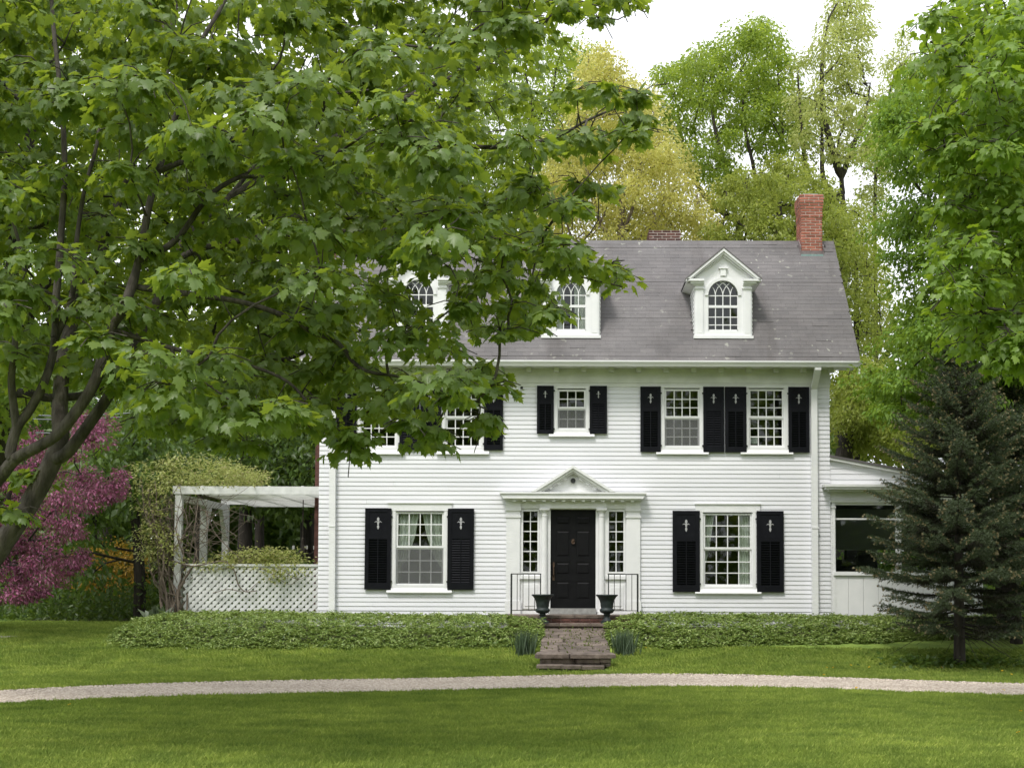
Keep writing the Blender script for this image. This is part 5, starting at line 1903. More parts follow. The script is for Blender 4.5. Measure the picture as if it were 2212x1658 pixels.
# darker maple standing behind it, at the left edge
rng = r_(5)
poly2 = [(-300, -100), (900, -100), (1000, 60), (960, 300), (900, 520), (820, 720), (690, 860), (560, 900), (300, 880), (-300, 960)]
CL2 = px_points(poly2, 15.0, 2.2, 235, rng, .7, [(300, 780, 220, 140, .45), (500, 120, 220, 140, .5), (600, 560, 200, 150, .6)])
CL2 = np.concatenate([CL2, np.array([tuple(at(rng.uniform(-700, 900), rng.uniform(-600, -100), rng.uniform(13, 17))) for _ in range(60)])])  # more unseen clusters overhead, added to darken the crown beneath
B = at(-110, 1360, 14.5)
base2 = Vector((B.x, B.y, float(GZ(B.x, B.y)) - .05))
limbs2 = [
    ([tuple(base2)] + Lp([(-60, 1300, 14.5), (0, 1120, 14.5), (10, 850, 14.5), (28, 680, 14.5), (48, 510, 14.6), (85, 250, 14.8), (125, 60, 15.0), (160, -120, 15.2)]), .10, .06),
    (Lp([(9, 960, 14.5), (60, 960, 14.4), (127, 971, 14.4), (211, 963, 14.4), (295, 938, 14.4), (380, 917, 14.4), (506, 904, 14.5), (633, 891, 14.5), (718, 870, 14.5), (793, 835, 14.5), (900, 800, 14.6)]), .06, .018),
    (Lp([(10, 900, 14.5), (60, 800, 14.7), (120, 700, 14.9), (200, 560, 15.2), (290, 430, 15.5), (420, 300, 15.8)]), .055, .02),
    (Lp([(60, 450, 14.7), (0, 330, 14.6), (-90, 180, 14.5)]), .05, .02),
    (Lp([(75, 320, 14.8), (180, 220, 15.2), (240, 120, 15.5), (270, 0, 15.6)]), .045, .02),
    (Lp([(48, 510, 14.6), (180, 440, 14.9), (359, 431, 15.0), (464, 447, 15.0), (549, 473, 15.0), (640, 477, 15.0), (751, 498, 15.0)]), .045, .015),
    (Lp([(200, 560, 15.2), (330, 500, 15.4), (500, 520, 15.6), (640, 600, 15.7), (760, 640, 15.8)]), .035, .012),
]
tree('maple_tree', 'dark straight trunked maple behind the curving limbs at the left edge', 'tree', base2, limbs2, CL2, 'maple_coarse', M['maple'], M['dark_bark'], rng,
     n_leaf=84, size=.105, spread_r=.46, flat=.5, tip=.006, step=.4, sides=6, droop=.5, cap=.05, rise=.15)

# ------------------------------------------------------------------ maples on the right
rng = r_(8)
polyr = [(1975, 70), (2030, -20), (2080, -120), (2420, -120), (2420, 820), (2200, 800), (2120, 760), (2040, 790), (2060, 720), (2010, 660), (2050, 560), (1985, 470), (2040, 400), (1950, 300), (2010, 200), (1960, 110)]
CLR = px_points(inset(polyr, 40), 13.4, 1.7, 105, rng, .72)
ECR = np.array([tuple(at(a + 40, b - 15, rng.uniform(12, 13.6))) for a, b in [(1965, 60), (1990, 40), (2030, 120), (1960, 290), (2000, 270), (2000, 460), (2040, 560), (2030, 640), (2040, 700), (2060, 760), (2130, 790), (2190, 800), (2110, 700), (2160, 740)]])
CLR = np.concatenate([CLR, np.array([tuple(at(rng.uniform(2430, 3150), rng.uniform(-420, 780), rng.uniform(12.4, 17))) for _ in range(95)]), ECR])
B = at(2560, 1500, 14.6)
base3 = Vector((B.x, B.y, float(GZ(B.x, B.y)) - .05))
l3 = [([tuple(base3), tuple(base3 + Vector((-.02, 0, 1.6))), tuple(base3 + Vector((-.1, -.1, 3.2))), tuple(base3 + Vector((-.25, -.2, 5.5))), tuple(base3 + Vector((-.3, -.2, 8)))], .2, .06),
      (Lp([(2560 * k_, 900 * k_, 14.4), (2400 * k_, 620 * k_, 13.9), (2280 * k_, 480 * k_, 13.6), (2150 * k_, 380 * k_, 13.4), (2040 * k_, 300 * k_, 13.2)]), .05, .012),
      (Lp([(2540 * k_, 700 * k_, 14.4), (2400 * k_, 380 * k_, 13.9), (2280 * k_, 240 * k_, 13.6), (2120 * k_, 140 * k_, 13.4), (2010 * k_, 90 * k_, 13.2)]), .05, .012),
      (Lp([(2560 * k_, 980 * k_, 14.4), (2400 * k_, 780 * k_, 13.7), (2250 * k_, 690 * k_, 13.3), (2100 * k_, 660 * k_, 13.1)]), .045, .012)]
tree('maple_tree', 'bright green maple with big leaves hanging in at the right edge', 'tree', base3, l3, CLR, 'maple_coarse', M['maple_b'], M['bark'], rng,
     n_leaf=115, size=.088, spread_r=.38, flat=.3, small=len(ECR), tip=.005, step=.3, sides=6, droop=.5, cap=.05, rise=.15, singles=300)

rng = r_(9)
polym = [(1905, 330), (1890, 250), (1960, 160), (2010, 90), (2120, 20), (2320, -20), (2320, 900), (2120, 880), (1960, 905), (1880, 880), (1860, 800), (1930, 720), (1960, 640), (1920, 560), (1890, 470), (1930, 400)]
CLM = px_points(inset(polym, 8), 25.0, 2.8, 330, rng, .72, [(1900, 700, 40, 90, .3)])
B = at(2180, 1330, 26)
tree('maple_tree', 'fresh green maple mass above the spruce, left of the big leaved maple', 'tree', (B.x, 26, .5),
     [([(B.x, 26, .5), (B.x - .1, 26, 3), (B.x - .2, 25.8, 6), (B.x - .4, 25.5, 9.5), (B.x - .3, 25.4, 12.5)], .24, .06)],
     CLM, 'leaf', M['maple_c'], M['dark_bark'], rng, n_leaf=230, size=.115, spread_r=.55, flat=.32, tip=.008, step=.6, droop=.35, cap=.1)


# ------------------------------------------------------------------ trees behind the house
def bg_tree(label, poly, Y, depth, n, mat, seed, trunk_px, n_leaf=70, size=.16, spread_r=.7, flat=.6, limbs=(), bark='dark_bark', r0=.22, tip=.009, thin=(), leaf='leaf', cap=.12, name='broadleaf_tree', base_py=1330, droop=.25, rise=.35, gap=.7):
    rng = r_(seed)
    Cc = px_points(poly, Y, depth, n, rng, gap, thin)
    p = at(trunk_px[0][0], base_py, Y)
    zb = float(GZ(p.x, Y))
    main = [(p.x, Y, zb)] + [tuple(at(a, b, Y)) for a, b in trunk_px]
    L = [(main, r0, r0 * .35)] + [([tuple(at(a, b, yy)) for a, b, yy in pts], ra, rb) for pts, ra, rb in limbs]
    return tree(name, label, 'tree', (p.x, Y, zb), L, Cc, leaf, M[mat], M[bark], rng, n_leaf=n_leaf, size=size, spread_r=spread_r, flat=flat, tip=tip, step=.9, sides=5, droop=droop, cap=cap, rise=rise, nup=.45, nrand=.6)


bg_tree('rounded fresh green tree rising behind the ridge left of the yellow tree', [(960, 250), (1040, 150), (1130, 100), (1210, 90), (1290, 110), (1315, 190), (1290, 320), (1280, 420), (1180, 520), (1000, 540), (940, 400)], 41, 3.4, 170, 'fresh', 21, [(1130, 900), (1130, 560), (1140, 380), (1150, 220)], n_leaf=196, size=0.128)
bg_tree('yellow flowering tree behind the ridge between two green trees', [(1190, 330), (1240, 240), (1270, 120), (1310, 100), (1350, 190), (1390, 170), (1420, 250), (1470, 330), (1520, 370), (1550, 450), (1550, 540), (1190, 540)], 37, 3.2, 230, 'yellow', 22, [(1340, 900), (1340, 560), (1345, 400)],
        n_leaf=192, size=0.114, spread_r=.46, flat=.9, bark='vine', rise=.6, limbs=[([(1340, 560, 37), (1290, 460, 37), (1265, 340, 37), (1270, 200, 37)], .07, .02), ([(1340, 520, 37), (1380, 400, 36.5), (1385, 260, 36.5)], .06, .02), ([(1340, 560, 37), (1430, 460, 36.8), (1470, 370, 36.8)], .06, .02), ([(1340, 600, 37), (1240, 520, 36), (1215, 420, 36)], .05, .02)], thin=[(1240, 480, 40, 50, .4)])
bg_tree('tall domed green tree with dark forking limbs behind the ridge', [(1405, 215), (1430, 150), (1490, 135), (1520, 100), (1570, 85), (1600, 55), (1650, 40), (1690, 90), (1720, 150), (1745, 240), (1730, 330), (1690, 410), (1620, 450), (1560, 420), (1510, 370), (1470, 330), (1440, 280)], 43, 3.4, 170, 'fresh', 23,
        [(1600, 900), (1600, 540), (1590, 470)], n_leaf=198, size=0.138, spread_r=0.58, gap=.65,
        limbs=[([(1592, 480, 43), (1520, 420, 43), (1480, 330, 43), (1465, 240, 43)], .13, .035), ([(1590, 470, 43), (1570, 370, 43), (1545, 280, 43.5), (1530, 180, 43.5)], .12, .03), ([(1595, 480, 43), (1630, 390, 42.5), (1610, 280, 42.5), (1600, 150, 42.5)], .12, .03), ([(1600, 500, 43), (1660, 400, 43), (1690, 300, 43), (1680, 160, 43)], .12, .03)],
        thin=[(1550, 330, 100, 70, .4), (1660, 330, 60, 60, .5)])
bg_tree('tall thin leaved tree with dark forked limbs above the red chimney', [(1700, 210), (1720, 140), (1770, 90), (1790, 0), (1850, -40), (1875, 60), (1865, 150), (1885, 220), (1905, 300), (1870, 360), (1800, 360), (1730, 330)], 40, 2.6, 110, 'pale', 24,
        [(1822, 900), (1822, 480), (1818, 385)], n_leaf=123, size=0.123, spread_r=0.48, gap=.6, r0=.2, cap=.09,
        limbs=[([(1818, 385, 40), (1795, 310, 40), (1778, 230, 40), (1776, 140, 40), (1790, 40, 40)], .15, .03), ([(1818, 385, 40), (1845, 310, 40), (1868, 255, 40), (1880, 180, 40)], .11, .025), ([(1800, 420, 40), (1778, 380, 40), (1776, 300, 40), (1772, 180, 40)], .14, .03), ([(1800, 440, 40), (1748, 380, 40.5), (1732, 280, 40.5), (1724, 170, 40.5)], .14, .03)])
bg_tree('olive green tree low behind the ridge left of the red chimney', [(1530, 540), (1545, 430), (1590, 370), (1660, 345), (1730, 350), (1790, 390), (1820, 450), (1840, 560), (1700, 580)], 36, 3, 135, 'olive', 25, [(1680, 900), (1680, 560), (1685, 440)], n_leaf=193, size=0.116, spread_r=0.40,
        limbs=[([(1560, 620, 36), (1562, 500, 36), (1570, 420, 36)], .045, .015), ([(1620, 620, 36), (1625, 480, 36), (1650, 360, 36)], .045, .015), ([(1680, 560, 36), (1630, 480, 36), (1610, 390, 36)], .06, .02), ([(1680, 560, 36), (1740, 470, 36), (1760, 390, 36)], .06, .02)])
bg_tree('light green tree just right of the red chimney', [(1790, 460), (1850, 440), (1880, 520), (1905, 600), (1910, 720), (1880, 790), (1835, 700), (1810, 600)], 38, 2.4, 95, 'olive', 26, [(1850, 1000), (1850, 700), (1850, 520)], n_leaf=156, size=0.102, spread_r=.6, r0=.16, thin=[(1850, 640, 40, 80, .5)])
bg_tree('sparse pale sapling against the sky at the right', [(1860, 330), (1890, 230), (1915, 120), (1960, 60), (1990, 160), (1950, 280), (1920, 420), (1900, 520), (1865, 480)], 44, 2, 70, 'pale', 27, [(1895, 900), (1890, 460), (1900, 300), (1935, 150)], n_leaf=107, size=0.123, spread_r=0.44, r0=.1, cap=.05)
bg_tree('dark trunked tree behind the roof of the porch wing', [(1800, 830), (1850, 780), (1930, 800), (2000, 830), (2010, 960), (1930, 985), (1840, 960), (1805, 900)], 36, 3, 110, 'olive', 28, [(1812, 1080), (1828, 960), (1840, 890), (1855, 820)], n_leaf=187, size=0.123, spread_r=0.52, r0=.36, limbs=[([(1830, 955, 36), (1870, 880, 36), (1930, 840, 36)], .14, .04)])
# behind the maple on the left
bg_tree('broad green tree far behind the maple, left of the pergola', [(-200, 60), (100, 40), (330, 80), (420, 250), (430, 520), (380, 760), (200, 820), (-200, 820)], 44, 4.5, 190, 'fresh', 31, [(120, 1200), (120, 800), (130, 400)], n_leaf=72, size=.22, spread_r=.95, gap=.6)
bg_tree('broad green tree behind the roof at the far left', [(380, 250), (460, 150), (640, 170), (740, 280), (760, 520), (720, 700), (640, 860), (480, 880), (400, 760)], 40, 4, 190, 'fresh', 32, [(560, 1300), (560, 800), (565, 400)], n_leaf=72, size=.2, spread_r=.85, gap=.6)
bg_tree('green tree behind the ridge hidden by maple leaves', [(720, 260), (800, 180), (930, 170), (1010, 260), (1000, 450), (960, 540), (760, 560)], 42, 3.5, 130, 'fresh', 33, [(860, 900), (860, 560), (865, 360)], n_leaf=70, size=.2, spread_r=.85, gap=.6)
# the shady wood on the left
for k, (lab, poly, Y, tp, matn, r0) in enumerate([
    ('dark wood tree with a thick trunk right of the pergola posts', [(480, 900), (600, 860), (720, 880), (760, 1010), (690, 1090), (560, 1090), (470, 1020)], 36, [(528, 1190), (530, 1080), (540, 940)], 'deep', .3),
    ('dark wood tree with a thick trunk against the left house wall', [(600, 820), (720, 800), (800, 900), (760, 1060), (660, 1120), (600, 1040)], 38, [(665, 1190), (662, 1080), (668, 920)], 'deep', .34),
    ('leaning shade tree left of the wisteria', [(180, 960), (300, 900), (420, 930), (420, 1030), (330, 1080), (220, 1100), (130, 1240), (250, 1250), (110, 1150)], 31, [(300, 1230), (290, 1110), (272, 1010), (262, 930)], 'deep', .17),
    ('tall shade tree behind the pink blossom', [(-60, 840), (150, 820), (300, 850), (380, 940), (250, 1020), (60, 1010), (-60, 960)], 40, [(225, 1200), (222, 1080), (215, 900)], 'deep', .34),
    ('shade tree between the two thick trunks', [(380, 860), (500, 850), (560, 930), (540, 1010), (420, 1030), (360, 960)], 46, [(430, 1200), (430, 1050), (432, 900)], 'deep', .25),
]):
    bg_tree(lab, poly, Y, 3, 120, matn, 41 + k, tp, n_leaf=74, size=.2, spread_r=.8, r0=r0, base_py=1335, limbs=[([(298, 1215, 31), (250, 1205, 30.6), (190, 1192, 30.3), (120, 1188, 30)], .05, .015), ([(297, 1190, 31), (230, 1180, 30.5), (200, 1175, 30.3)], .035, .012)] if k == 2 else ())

# undergrowth: what nobody could count
def mass(name, n, box, mat, size, rng, shape=None, leaf='leaf'):
    P = np.stack([rng.uniform(*box[0], n), rng.uniform(*box[1], n), rng.uniform(0, 1, n) ** 1.3], 1)
    top = box[2] * (0.75 + .35 * np.sin(P[:, 0] * 1.3 + P[:, 1]) * np.sin(P[:, 0] * .47 + 2))
    if shape is not None:
        top = top * shape(P[:, 0], P[:, 1])
    P[:, 2] = GZ(P[:, 0], P[:, 1]) + P[:, 2] * np.maximum(.05, top)
    D = rng.normal(0, 1, (n, 3)) + np.array((0, 0, -.2))
    N = np.array((0, -.3, 1.0)) + rng.normal(0, .6, (n, 3))
    o = leaf_obj(name, P, D, N, size * rng.uniform(.6, 1.3, n), leaf, mat)
    return tag(o, kind='stuff')


rng = r_(60)
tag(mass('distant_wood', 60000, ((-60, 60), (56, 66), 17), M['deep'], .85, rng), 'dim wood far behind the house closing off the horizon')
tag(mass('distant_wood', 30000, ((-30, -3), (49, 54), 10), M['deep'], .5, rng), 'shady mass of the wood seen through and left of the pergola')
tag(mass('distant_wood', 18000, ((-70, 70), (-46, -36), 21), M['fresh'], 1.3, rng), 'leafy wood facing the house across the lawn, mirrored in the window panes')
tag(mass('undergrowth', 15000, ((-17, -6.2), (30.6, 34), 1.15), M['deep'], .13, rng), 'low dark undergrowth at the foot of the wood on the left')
tag(mass('undergrowth', 9000, ((-8, -5), (33, 37), 1.6), M['deep'], .17, rng), 'dark shrubs seen through the pergola')
tag(mass('undergrowth', 6000, ((6.5, 14), (29, 33), 2.2), M['deep'], .17, rng), 'dark shrubs behind the spruces at the right edge')

# shrubs with colour
rng = r_(61)
Cf = px_points([(150, 1190), (200, 1160), (270, 1170), (310, 1190), (310, 1290), (230, 1310), (160, 1280)], 36, 1.2, 60, rng)
p = at(235, 1330, 36)
tree('forsythia_shrub', 'orange yellow shrub glowing in the shade left of the wisteria', 'shrub', (p.x, 36, .5), [([(p.x, 36, .5), (p.x + .1, 36, 1.2)], .05, .03)], Cf, 'leaf', M['forsythia'], M['dark_bark'], rng, n_leaf=70, size=.12, spread_r=.4, tip=.005, step=.4, cap=.03)

rng = r_(62)
pinkp = [(-200, 880), (60, 930), (130, 960), (170, 900), (225, 890), (220, 960), (205, 1010), (268, 1020), (262, 1070), (195, 1090), (165, 1150), (190, 1200), (150, 1240), (70, 1290), (-200, 1300)]
Cp = px_points(pinkp, 25.5, 2.2, 175, rng, .7, [(140, 1010, 50, 40, .5), (80, 1000, 70, 50, .5)])
Cp = np.concatenate([Cp, np.array([tuple(at(a, b, rng.uniform(24.5, 26.5))) for a, b in [(215, 915), (190, 930), (255, 1040), (240, 1060), (220, 1050), (155, 1215), (175, 1195), (120, 1245), (90, 1275), (60, 1280), (40, 1265)]])])
p = at(-40, 1345, 25.8)
tree('crabapple_tree', 'pink flowering crabapple behind the maple limbs at the left edge', 'tree', (p.x, 25.8, .45), [([(p.x, 25.8, .45), (p.x + .05, 25.8, 1.2), (p.x + .3, 25.7, 2.2), (p.x + .6, 25.6, 3.4)], .12, .05)],
     Cp, 'leaf', M['pink'], M['dark_bark'], rng, n_leaf=210, size=.075, spread_r=.27, flat=.6, tip=.006, step=.3, cap=.05, droop=.4)

# ------------------------------------------------------------------ spruces
def spruce(label, bx, by, zb, H, R, seed, bare=.9, group='spruces at the right edge'):
    rng = r_(seed)
    t = thing('spruce_tree', label, 'tree', (bx, by, zb), group)
    m = MB()
    m.tube([(bx, by, zb - .05), (bx, by, zb + .15), (bx + .01, by, zb + H * .5), (bx, by, zb + H)], [.13, .105, .06, .008], 12)
    m.build('trunk', M['dark_bark'], t, True)
    br = MB()
    NP, ND, NQ, NN = [], [], [], []
    BP, BD = [], []
    z = bare
    while z < H - .08:
        f = (z - bare) / (H - bare)
        Rz = R * (1 - f) ** .70 * (1.0 if f > .1 else .8 + 2 * f) + .06
        nb = 5 if f < .12 else (10 if f < .8 else 7)
        a0 = rng.uniform(0, 6.28)
        for k in range(nb):
            a = a0 + 2 * math.pi * k / nb + rng.normal(0, .2)
            L = Rz * rng.uniform(.62, 1.15)
            sag = .13 * (1 - f) - .16 * f
            zz = zb + z + rng.normal(0, .03)
            ts = np.linspace(0, 1, 7)
            dirh = np.array((math.cos(a), math.sin(a), 0))
            pts = [np.array((bx, by, zz)) + dirh * L * q + np.array((0, 0, -sag * L * 1.6 * q + (.22 + .05 * f) * L * q * q)) for q in ts]
            br.tube([tuple(p) for p in pts], [max(.003, .017 * L / R * (1 - q) + .004) for q in ts], 5, cap=False)
            # side twigs
            nt_ = max(5, int(L / .062))
            for q in np.linspace(.20 if f < .85 else .05, 1.0, nt_):
                j = min(5, int(q * 6))
                p = pts[j] + (pts[j + 1] - pts[j]) * (q * 6 - j)
                ax = norm((pts[j + 1] - pts[j])[None])[0]
                sidev = np.cross(ax, (0, 0, 1.0))
                for sg in ((-1, 1) if q < .97 else (0,)):
                    tl = (.10 + .34 * L * (1 - abs(q - .45) * 1.05) * .62) * rng.uniform(.7, 1.2) if sg else .16
                    tl = max(.09, min(tl, .42))
                    d = ax * (.75 if sg else 1) + sidev * sg * .75 + np.array((0, 0, rng.normal(-.08, .09)))
                    d = d / np.linalg.norm(d)
                    nn = int((30 if seed == 71 else 21) * tl / .2)
                    u = rng.random(nn)
                    base = p + d * (u * tl)[:, None] + np.array((0, 0, -.10 * tl)) * (u ** 2)[:, None]
                    nd = rng.normal(0, 1, (nn, 3))
                    nd = norm(nd - (nd @ d)[:, None] * d) * .85 + d * .6 + np.array((0, 0, .15))
                    NP.append(base); ND.append(nd); NN.append(rng.normal(0, 1, (nn, 3))); NQ.append(np.clip(q + .45 * (u - .5), 0, 1))
                    if q > .62 and rng.random() < .8:
                        e = p + d * tl + np.array((0, 0, -.10 * tl))
                        for _ in range(5):
                            BP.append(e - d * .01); BD.append(d + rng.normal(0, .35, 3))
        z += .17 + .11 * (1 - f)
    # bare dead twigs below
    for k in range(26):
        a, L = rng.uniform(0, 6.28), rng.uniform(.5, 1.3)
        z0 = zb + rng.uniform(bare - .25, bare + .15)
        d = np.array((math.cos(a), math.sin(a), 0))
        p0 = np.array((bx, by, z0))
        br.tube([tuple(p0), tuple(p0 + d * L * .5 + (0, 0, -.12 * L)), tuple(p0 + d * L + (0, 0, -.42 * L))], [.008, .005, .002], 4, cap=False)
    tag(br.build('branches', M['dark_bark'], t), kind='stuff')
    P, D, N = np.concatenate(NP), np.concatenate(ND), np.concatenate(NN)
    S = rng.uniform(.042, .07, len(P))
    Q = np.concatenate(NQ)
    for nm, ok, mt in (('needles', Q > .52, 'needle'), ('inner_needles', Q <= .52, 'needle_inner')):
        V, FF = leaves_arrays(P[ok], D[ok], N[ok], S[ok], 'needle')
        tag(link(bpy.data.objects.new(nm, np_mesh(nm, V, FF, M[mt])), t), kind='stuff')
    P, D = np.array(BP), np.array(BD)
    V, FF = leaves_arrays(P, D, rng.normal(0, 1, P.shape), np.full(len(P), .048), 'leaf')
    tag(link(bpy.data.objects.new('new_tips', np_mesh('new_tips', V, FF, M['bud'])), t), kind='stuff')
    print('spruce needles', len(S))
    return t


sp = ground_point(2073, 1438)
spruce('dark green spruce with tan tips and bare lower trunk before the porch wing', sp.x, sp.y, sp.z, at(2040, 735, sp.y).z - sp.z, 1.82, 71, .72)
s2 = at(2195, 1330, 24.6)
spruce('second darker spruce behind the first, cut by the right edge', s2.x, 24.6, float(GZ(s2.x, 24.6)), 6.3, 2.3, 72, .5)

# ------------------------------------------------------------------ wisteria on the pergola
rng = r_(80)
wp = at(372, 1330, YP - .15)
wis = thing('wisteria_vine', 'tangled wisteria vine with yellow green leaves climbing the pergola', 'vine', (wp.x, YP - .15, ZB))
stems = MB()
def wander(a, b, n, amp, r0, r1):
    a, b = np.array(a), np.array(b)
    pts = []
    w1, w2, p1, p2 = rng.uniform(.6, 1.6, 2).tolist() + rng.uniform(0, 6.28, 2).tolist()
    for k in range(n):
        t = k / (n - 1)
        e = math.sin(math.pi * t) ** .5 * amp
        pts.append(tuple(a + (b - a) * t + np.array((math.sin(9 * w1 * t + p1), math.cos(7 * w2 * t + p2), .4 * math.sin(11 * w1 * t + p2))) * e))
    stems.tube(pts, [r0 + (r1 - r0) * k / (n - 1) for k in range(n)], 6)
    return pts
for k in range(26):
    x0 = wp.x + rng.uniform(-.08, .22)
    top = at(rng.uniform(300, 430), rng.uniform(1030, 1090), YP + rng.uniform(-.2, 1.0))
    wander((x0, YP - rng.uniform(.05, .3), ZB - .02), tuple(top), 14, rng.uniform(.04, .2), rng.uniform(.012, .04), .006)
for k in range(95):
    a = at(rng.uniform(300, 450), rng.uniform(1040, 1260), YP + rng.uniform(-.35, .6))
    b = at(rng.uniform(290, 560), rng.uniform(1040, 1180) if k % 3 else rng.uniform(1180, 1270), YP + rng.uniform(-.35, .9))
    wander(tuple(a), tuple(b), 9, rng.uniform(.03, .16), .008, .003)
def stem_px(pts, r0, r1, Y=YP - .1):
    sp_ = smooth_path([tuple(at(a, b, Y)) for a, b in pts], 5)
    stems.tube([tuple(p) for p in sp_], [r0 + (r1 - r0) * k / (len(sp_) - 1) for k in range(len(sp_))], 6)
stem_px([(372, 1210), (415, 1222), (455, 1215), (485, 1212), (505, 1230), (515, 1262), (530, 1277), (555, 1275)], .018, .011)
stem_px([(395, 1290), (350, 1275), (332, 1255), (340, 1235), (375, 1245)], .016, .010)
stem_px([(460, 1280), (495, 1272), (530, 1277), (560, 1255)], .01, .006)
stem_px([(600, 1222), (640, 1250), (665, 1240), (690 - 18, 1225)], .008, .005)
stem_px([(560, 1225), (590, 1240), (625, 1262), (650, 1245)], .008, .005)
tag(stems.build('stems', M['vine'], wis, True), kind='stuff')
polyw = [(292, 1040), (300, 1000), (350, 990), (430, 985), (500, 1000), (565, 1020), (560, 1050), (480, 1052), (390, 1060), (330, 1090), (300, 1080)]
Cw = np.concatenate([
    px_points(polyw, YP + .5, .9, 100, rng, .7),
    px_points([(295, 1150), (340, 1130), (380, 1160), (390, 1210), (340, 1225), (300, 1200)], YP - .05, .3, 20, rng, .6),
    px_points([(420, 1215), (520, 1190), (600, 1185), (645, 1200), (640, 1222), (560, 1220), (440, 1232)], YP + .15, .2, 55, rng, .6),
    px_points([(300, 1080), (360, 1085), (360, 1150), (310, 1150)], YP, .3, 9, rng, .6),
    px_points([(560, 1222), (680, 1222), (640, 1250), (600, 1260)], YP - .1, .1, 9, rng, .6),
    px_points([(480, 1012), (565, 1020), (570, 1045), (490, 1050)], YP + 1.5, .6, 25, rng, .6)])
n = len(Cw) * 46
ci = np.repeat(np.arange(len(Cw)), 46)
off = rng.normal(0, .10, (n, 3)) * np.array((1.2, 1.2, .55))
P = Cw[ci] + off
tag(leaf_obj('foliage', P, off + rng.normal(0, .08, (n, 3)) + np.array((0, 0, -.04)), np.array((0, 0, 1.0)) + rng.normal(0, .5, (n, 3)), .075 * rng.uniform(.6, 1.3, n), 'leaf', M['wisteria'], wis), kind='stuff')

# ------------------------------------------------------------------ ground cover beds
def bed(label, outline_px, seed, dens=330):
    """A thick bed of leafy ground cover between a front edge drawn in the picture and the house."""
    rng = r_(seed)
    front = [ground_point(a, b) for a, b in outline_px]
    fx = np.array([p.x for p in front]); fy = np.array([p.y for p in front])
    x0, x1 = fx.min(), fx.max()
    n = int((x1 - x0) * 3.6 * dens)
    X, Y = rng.uniform(x0, x1, n), rng.uniform(23.2, YF + .15, n)
    m_ = n // 3
    X[:m_] = rng.uniform(x0, x1, m_)
    Y[:m_] = np.interp(X[:m_], fx, fy) + rng.uniform(-.05, .8, m_)
    yf = np.interp(X, fx, fy) - .06 + .06 * np.sin(X * 5) + .05 * np.sin(X * 13 + 1)
    back = np.where(X < XL - .1, YP - .02, YF - .1)
    ok = (Y > yf) & (Y < back)
    if label.startswith('left'):
        ok &= ~((X > stx0 - .0) & (Y > YS - .02)) & ~((X > pxc0 - PW + .02) & (Y < YS1 + .3)) & ~((X > s1x0 - .02) & (Y > YS1))
    else:
        ok &= ~((X < stx1 + .0) & (Y > YS - .02)) & ~((X < pxc0 + PW - .02) & (Y < YS1 + .3)) & ~((X < s1x1 + .02) & (Y > YS1))
    X, Y, yf = X[ok], Y[ok], yf[ok]
    dist = np.minimum(Y - yf, 1.0)
    side_d = np.minimum(np.minimum(X - x0, x1 - X), .5) / .5
    h = (.04 + .25 * np.clip(dist / 1.0, 0, 1) ** .8) * (.6 + .4 * side_d) + .035 * np.sin(X * 3.1) * np.sin(Y * 4.3) + .02 * np.sin(X * 9 + Y * 7)
    low = np.where(dist < .5, rng.uniform(.25, 1.05, len(X)), np.where(rng.random(len(X)) < .25, rng.uniform(.6, 1, len(X)), 1))
    C_ = np.stack([X, Y, GZ(X, Y) + np.maximum(.02, h * low + rng.normal(0, .018, len(X)))], 1)
    k = 7
    ci = np.repeat(np.arange(len(C_)), k)
    a = np.tile(np.arange(k) * 2 * math.pi / k, len(C_)) + rng.uniform(0, 6.28, len(C_))[ci] + rng.normal(0, .2, len(ci))
    D = np.stack([np.cos(a), np.sin(a), rng.normal(-.05, .4, len(a))], 1)
    N = np.array((0, 0, 1.0)) + rng.normal(0, .25, D.shape)
    o = leaf_obj('ground_cover', C_[ci] + D * .006, D, N, rng.uniform(.045, .08, len(ci)), 'leaf', M['pachy'])
    tag(o, label, 'ground cover', kind='stuff')
    # soil under it
    xs = np.linspace(x0, x1, 60)
    m = MB()
    for x in xs:
        y_ = float(np.interp(x, fx, fy)) + .45
        for yy in np.linspace(y_, max(y_ + .05, YF - .03 if x > XL else YP - .1), 6):
            m.v.append((x, yy, float(GZ(x, yy)) + .03))
    m.f = [(i * 6 + j, (i + 1) * 6 + j, (i + 1) * 6 + j + 1, i * 6 + j + 1) for i in range(59) for j in range(5)]
    tag(m.build('bed_soil', M['forest_floor']), kind='structure')


bed('left bed of low green ground cover along the house front', [(226, 1388), (236, 1397), (290, 1401), (500, 1404), (800, 1402), (1000, 1400), (1100, 1399), (1185, 1396)], 90)
bed('right bed of low green ground cover along the house front', [(1300, 1394), (1350, 1401), (1450, 1404), (1560, 1400), (1700, 1392), (1880, 1389), (2000, 1382), (2260, 1378)], 91)

# daffodil clumps at the end of the path
for px, side_ in ((1133, 'left'), (1350, 'right')):
    rng = r_(95 + px)
    p = ground_point(px, 1414)
    n = 260
    P = np.stack([p.x + rng.normal(0, .085, n), p.y + rng.normal(0, .08, n), np.full(n, p.z - .01)], 1)
    D = np.stack([rng.normal(0, .16, n), rng.normal(0, .16, n), np.ones(n)], 1)
    o = thing('daffodil_clump', f'clump of upright blue green daffodil leaves {side_} of the flagstone path', 'plant', p, 'daffodil clumps beside the path')
    cl = leaf_obj('leaves', P, D, rng.normal(0, 1, (n, 3)), rng.uniform(.28, .52, n), 'blade', M['blade'], o)
    tag(cl, kind='stuff')

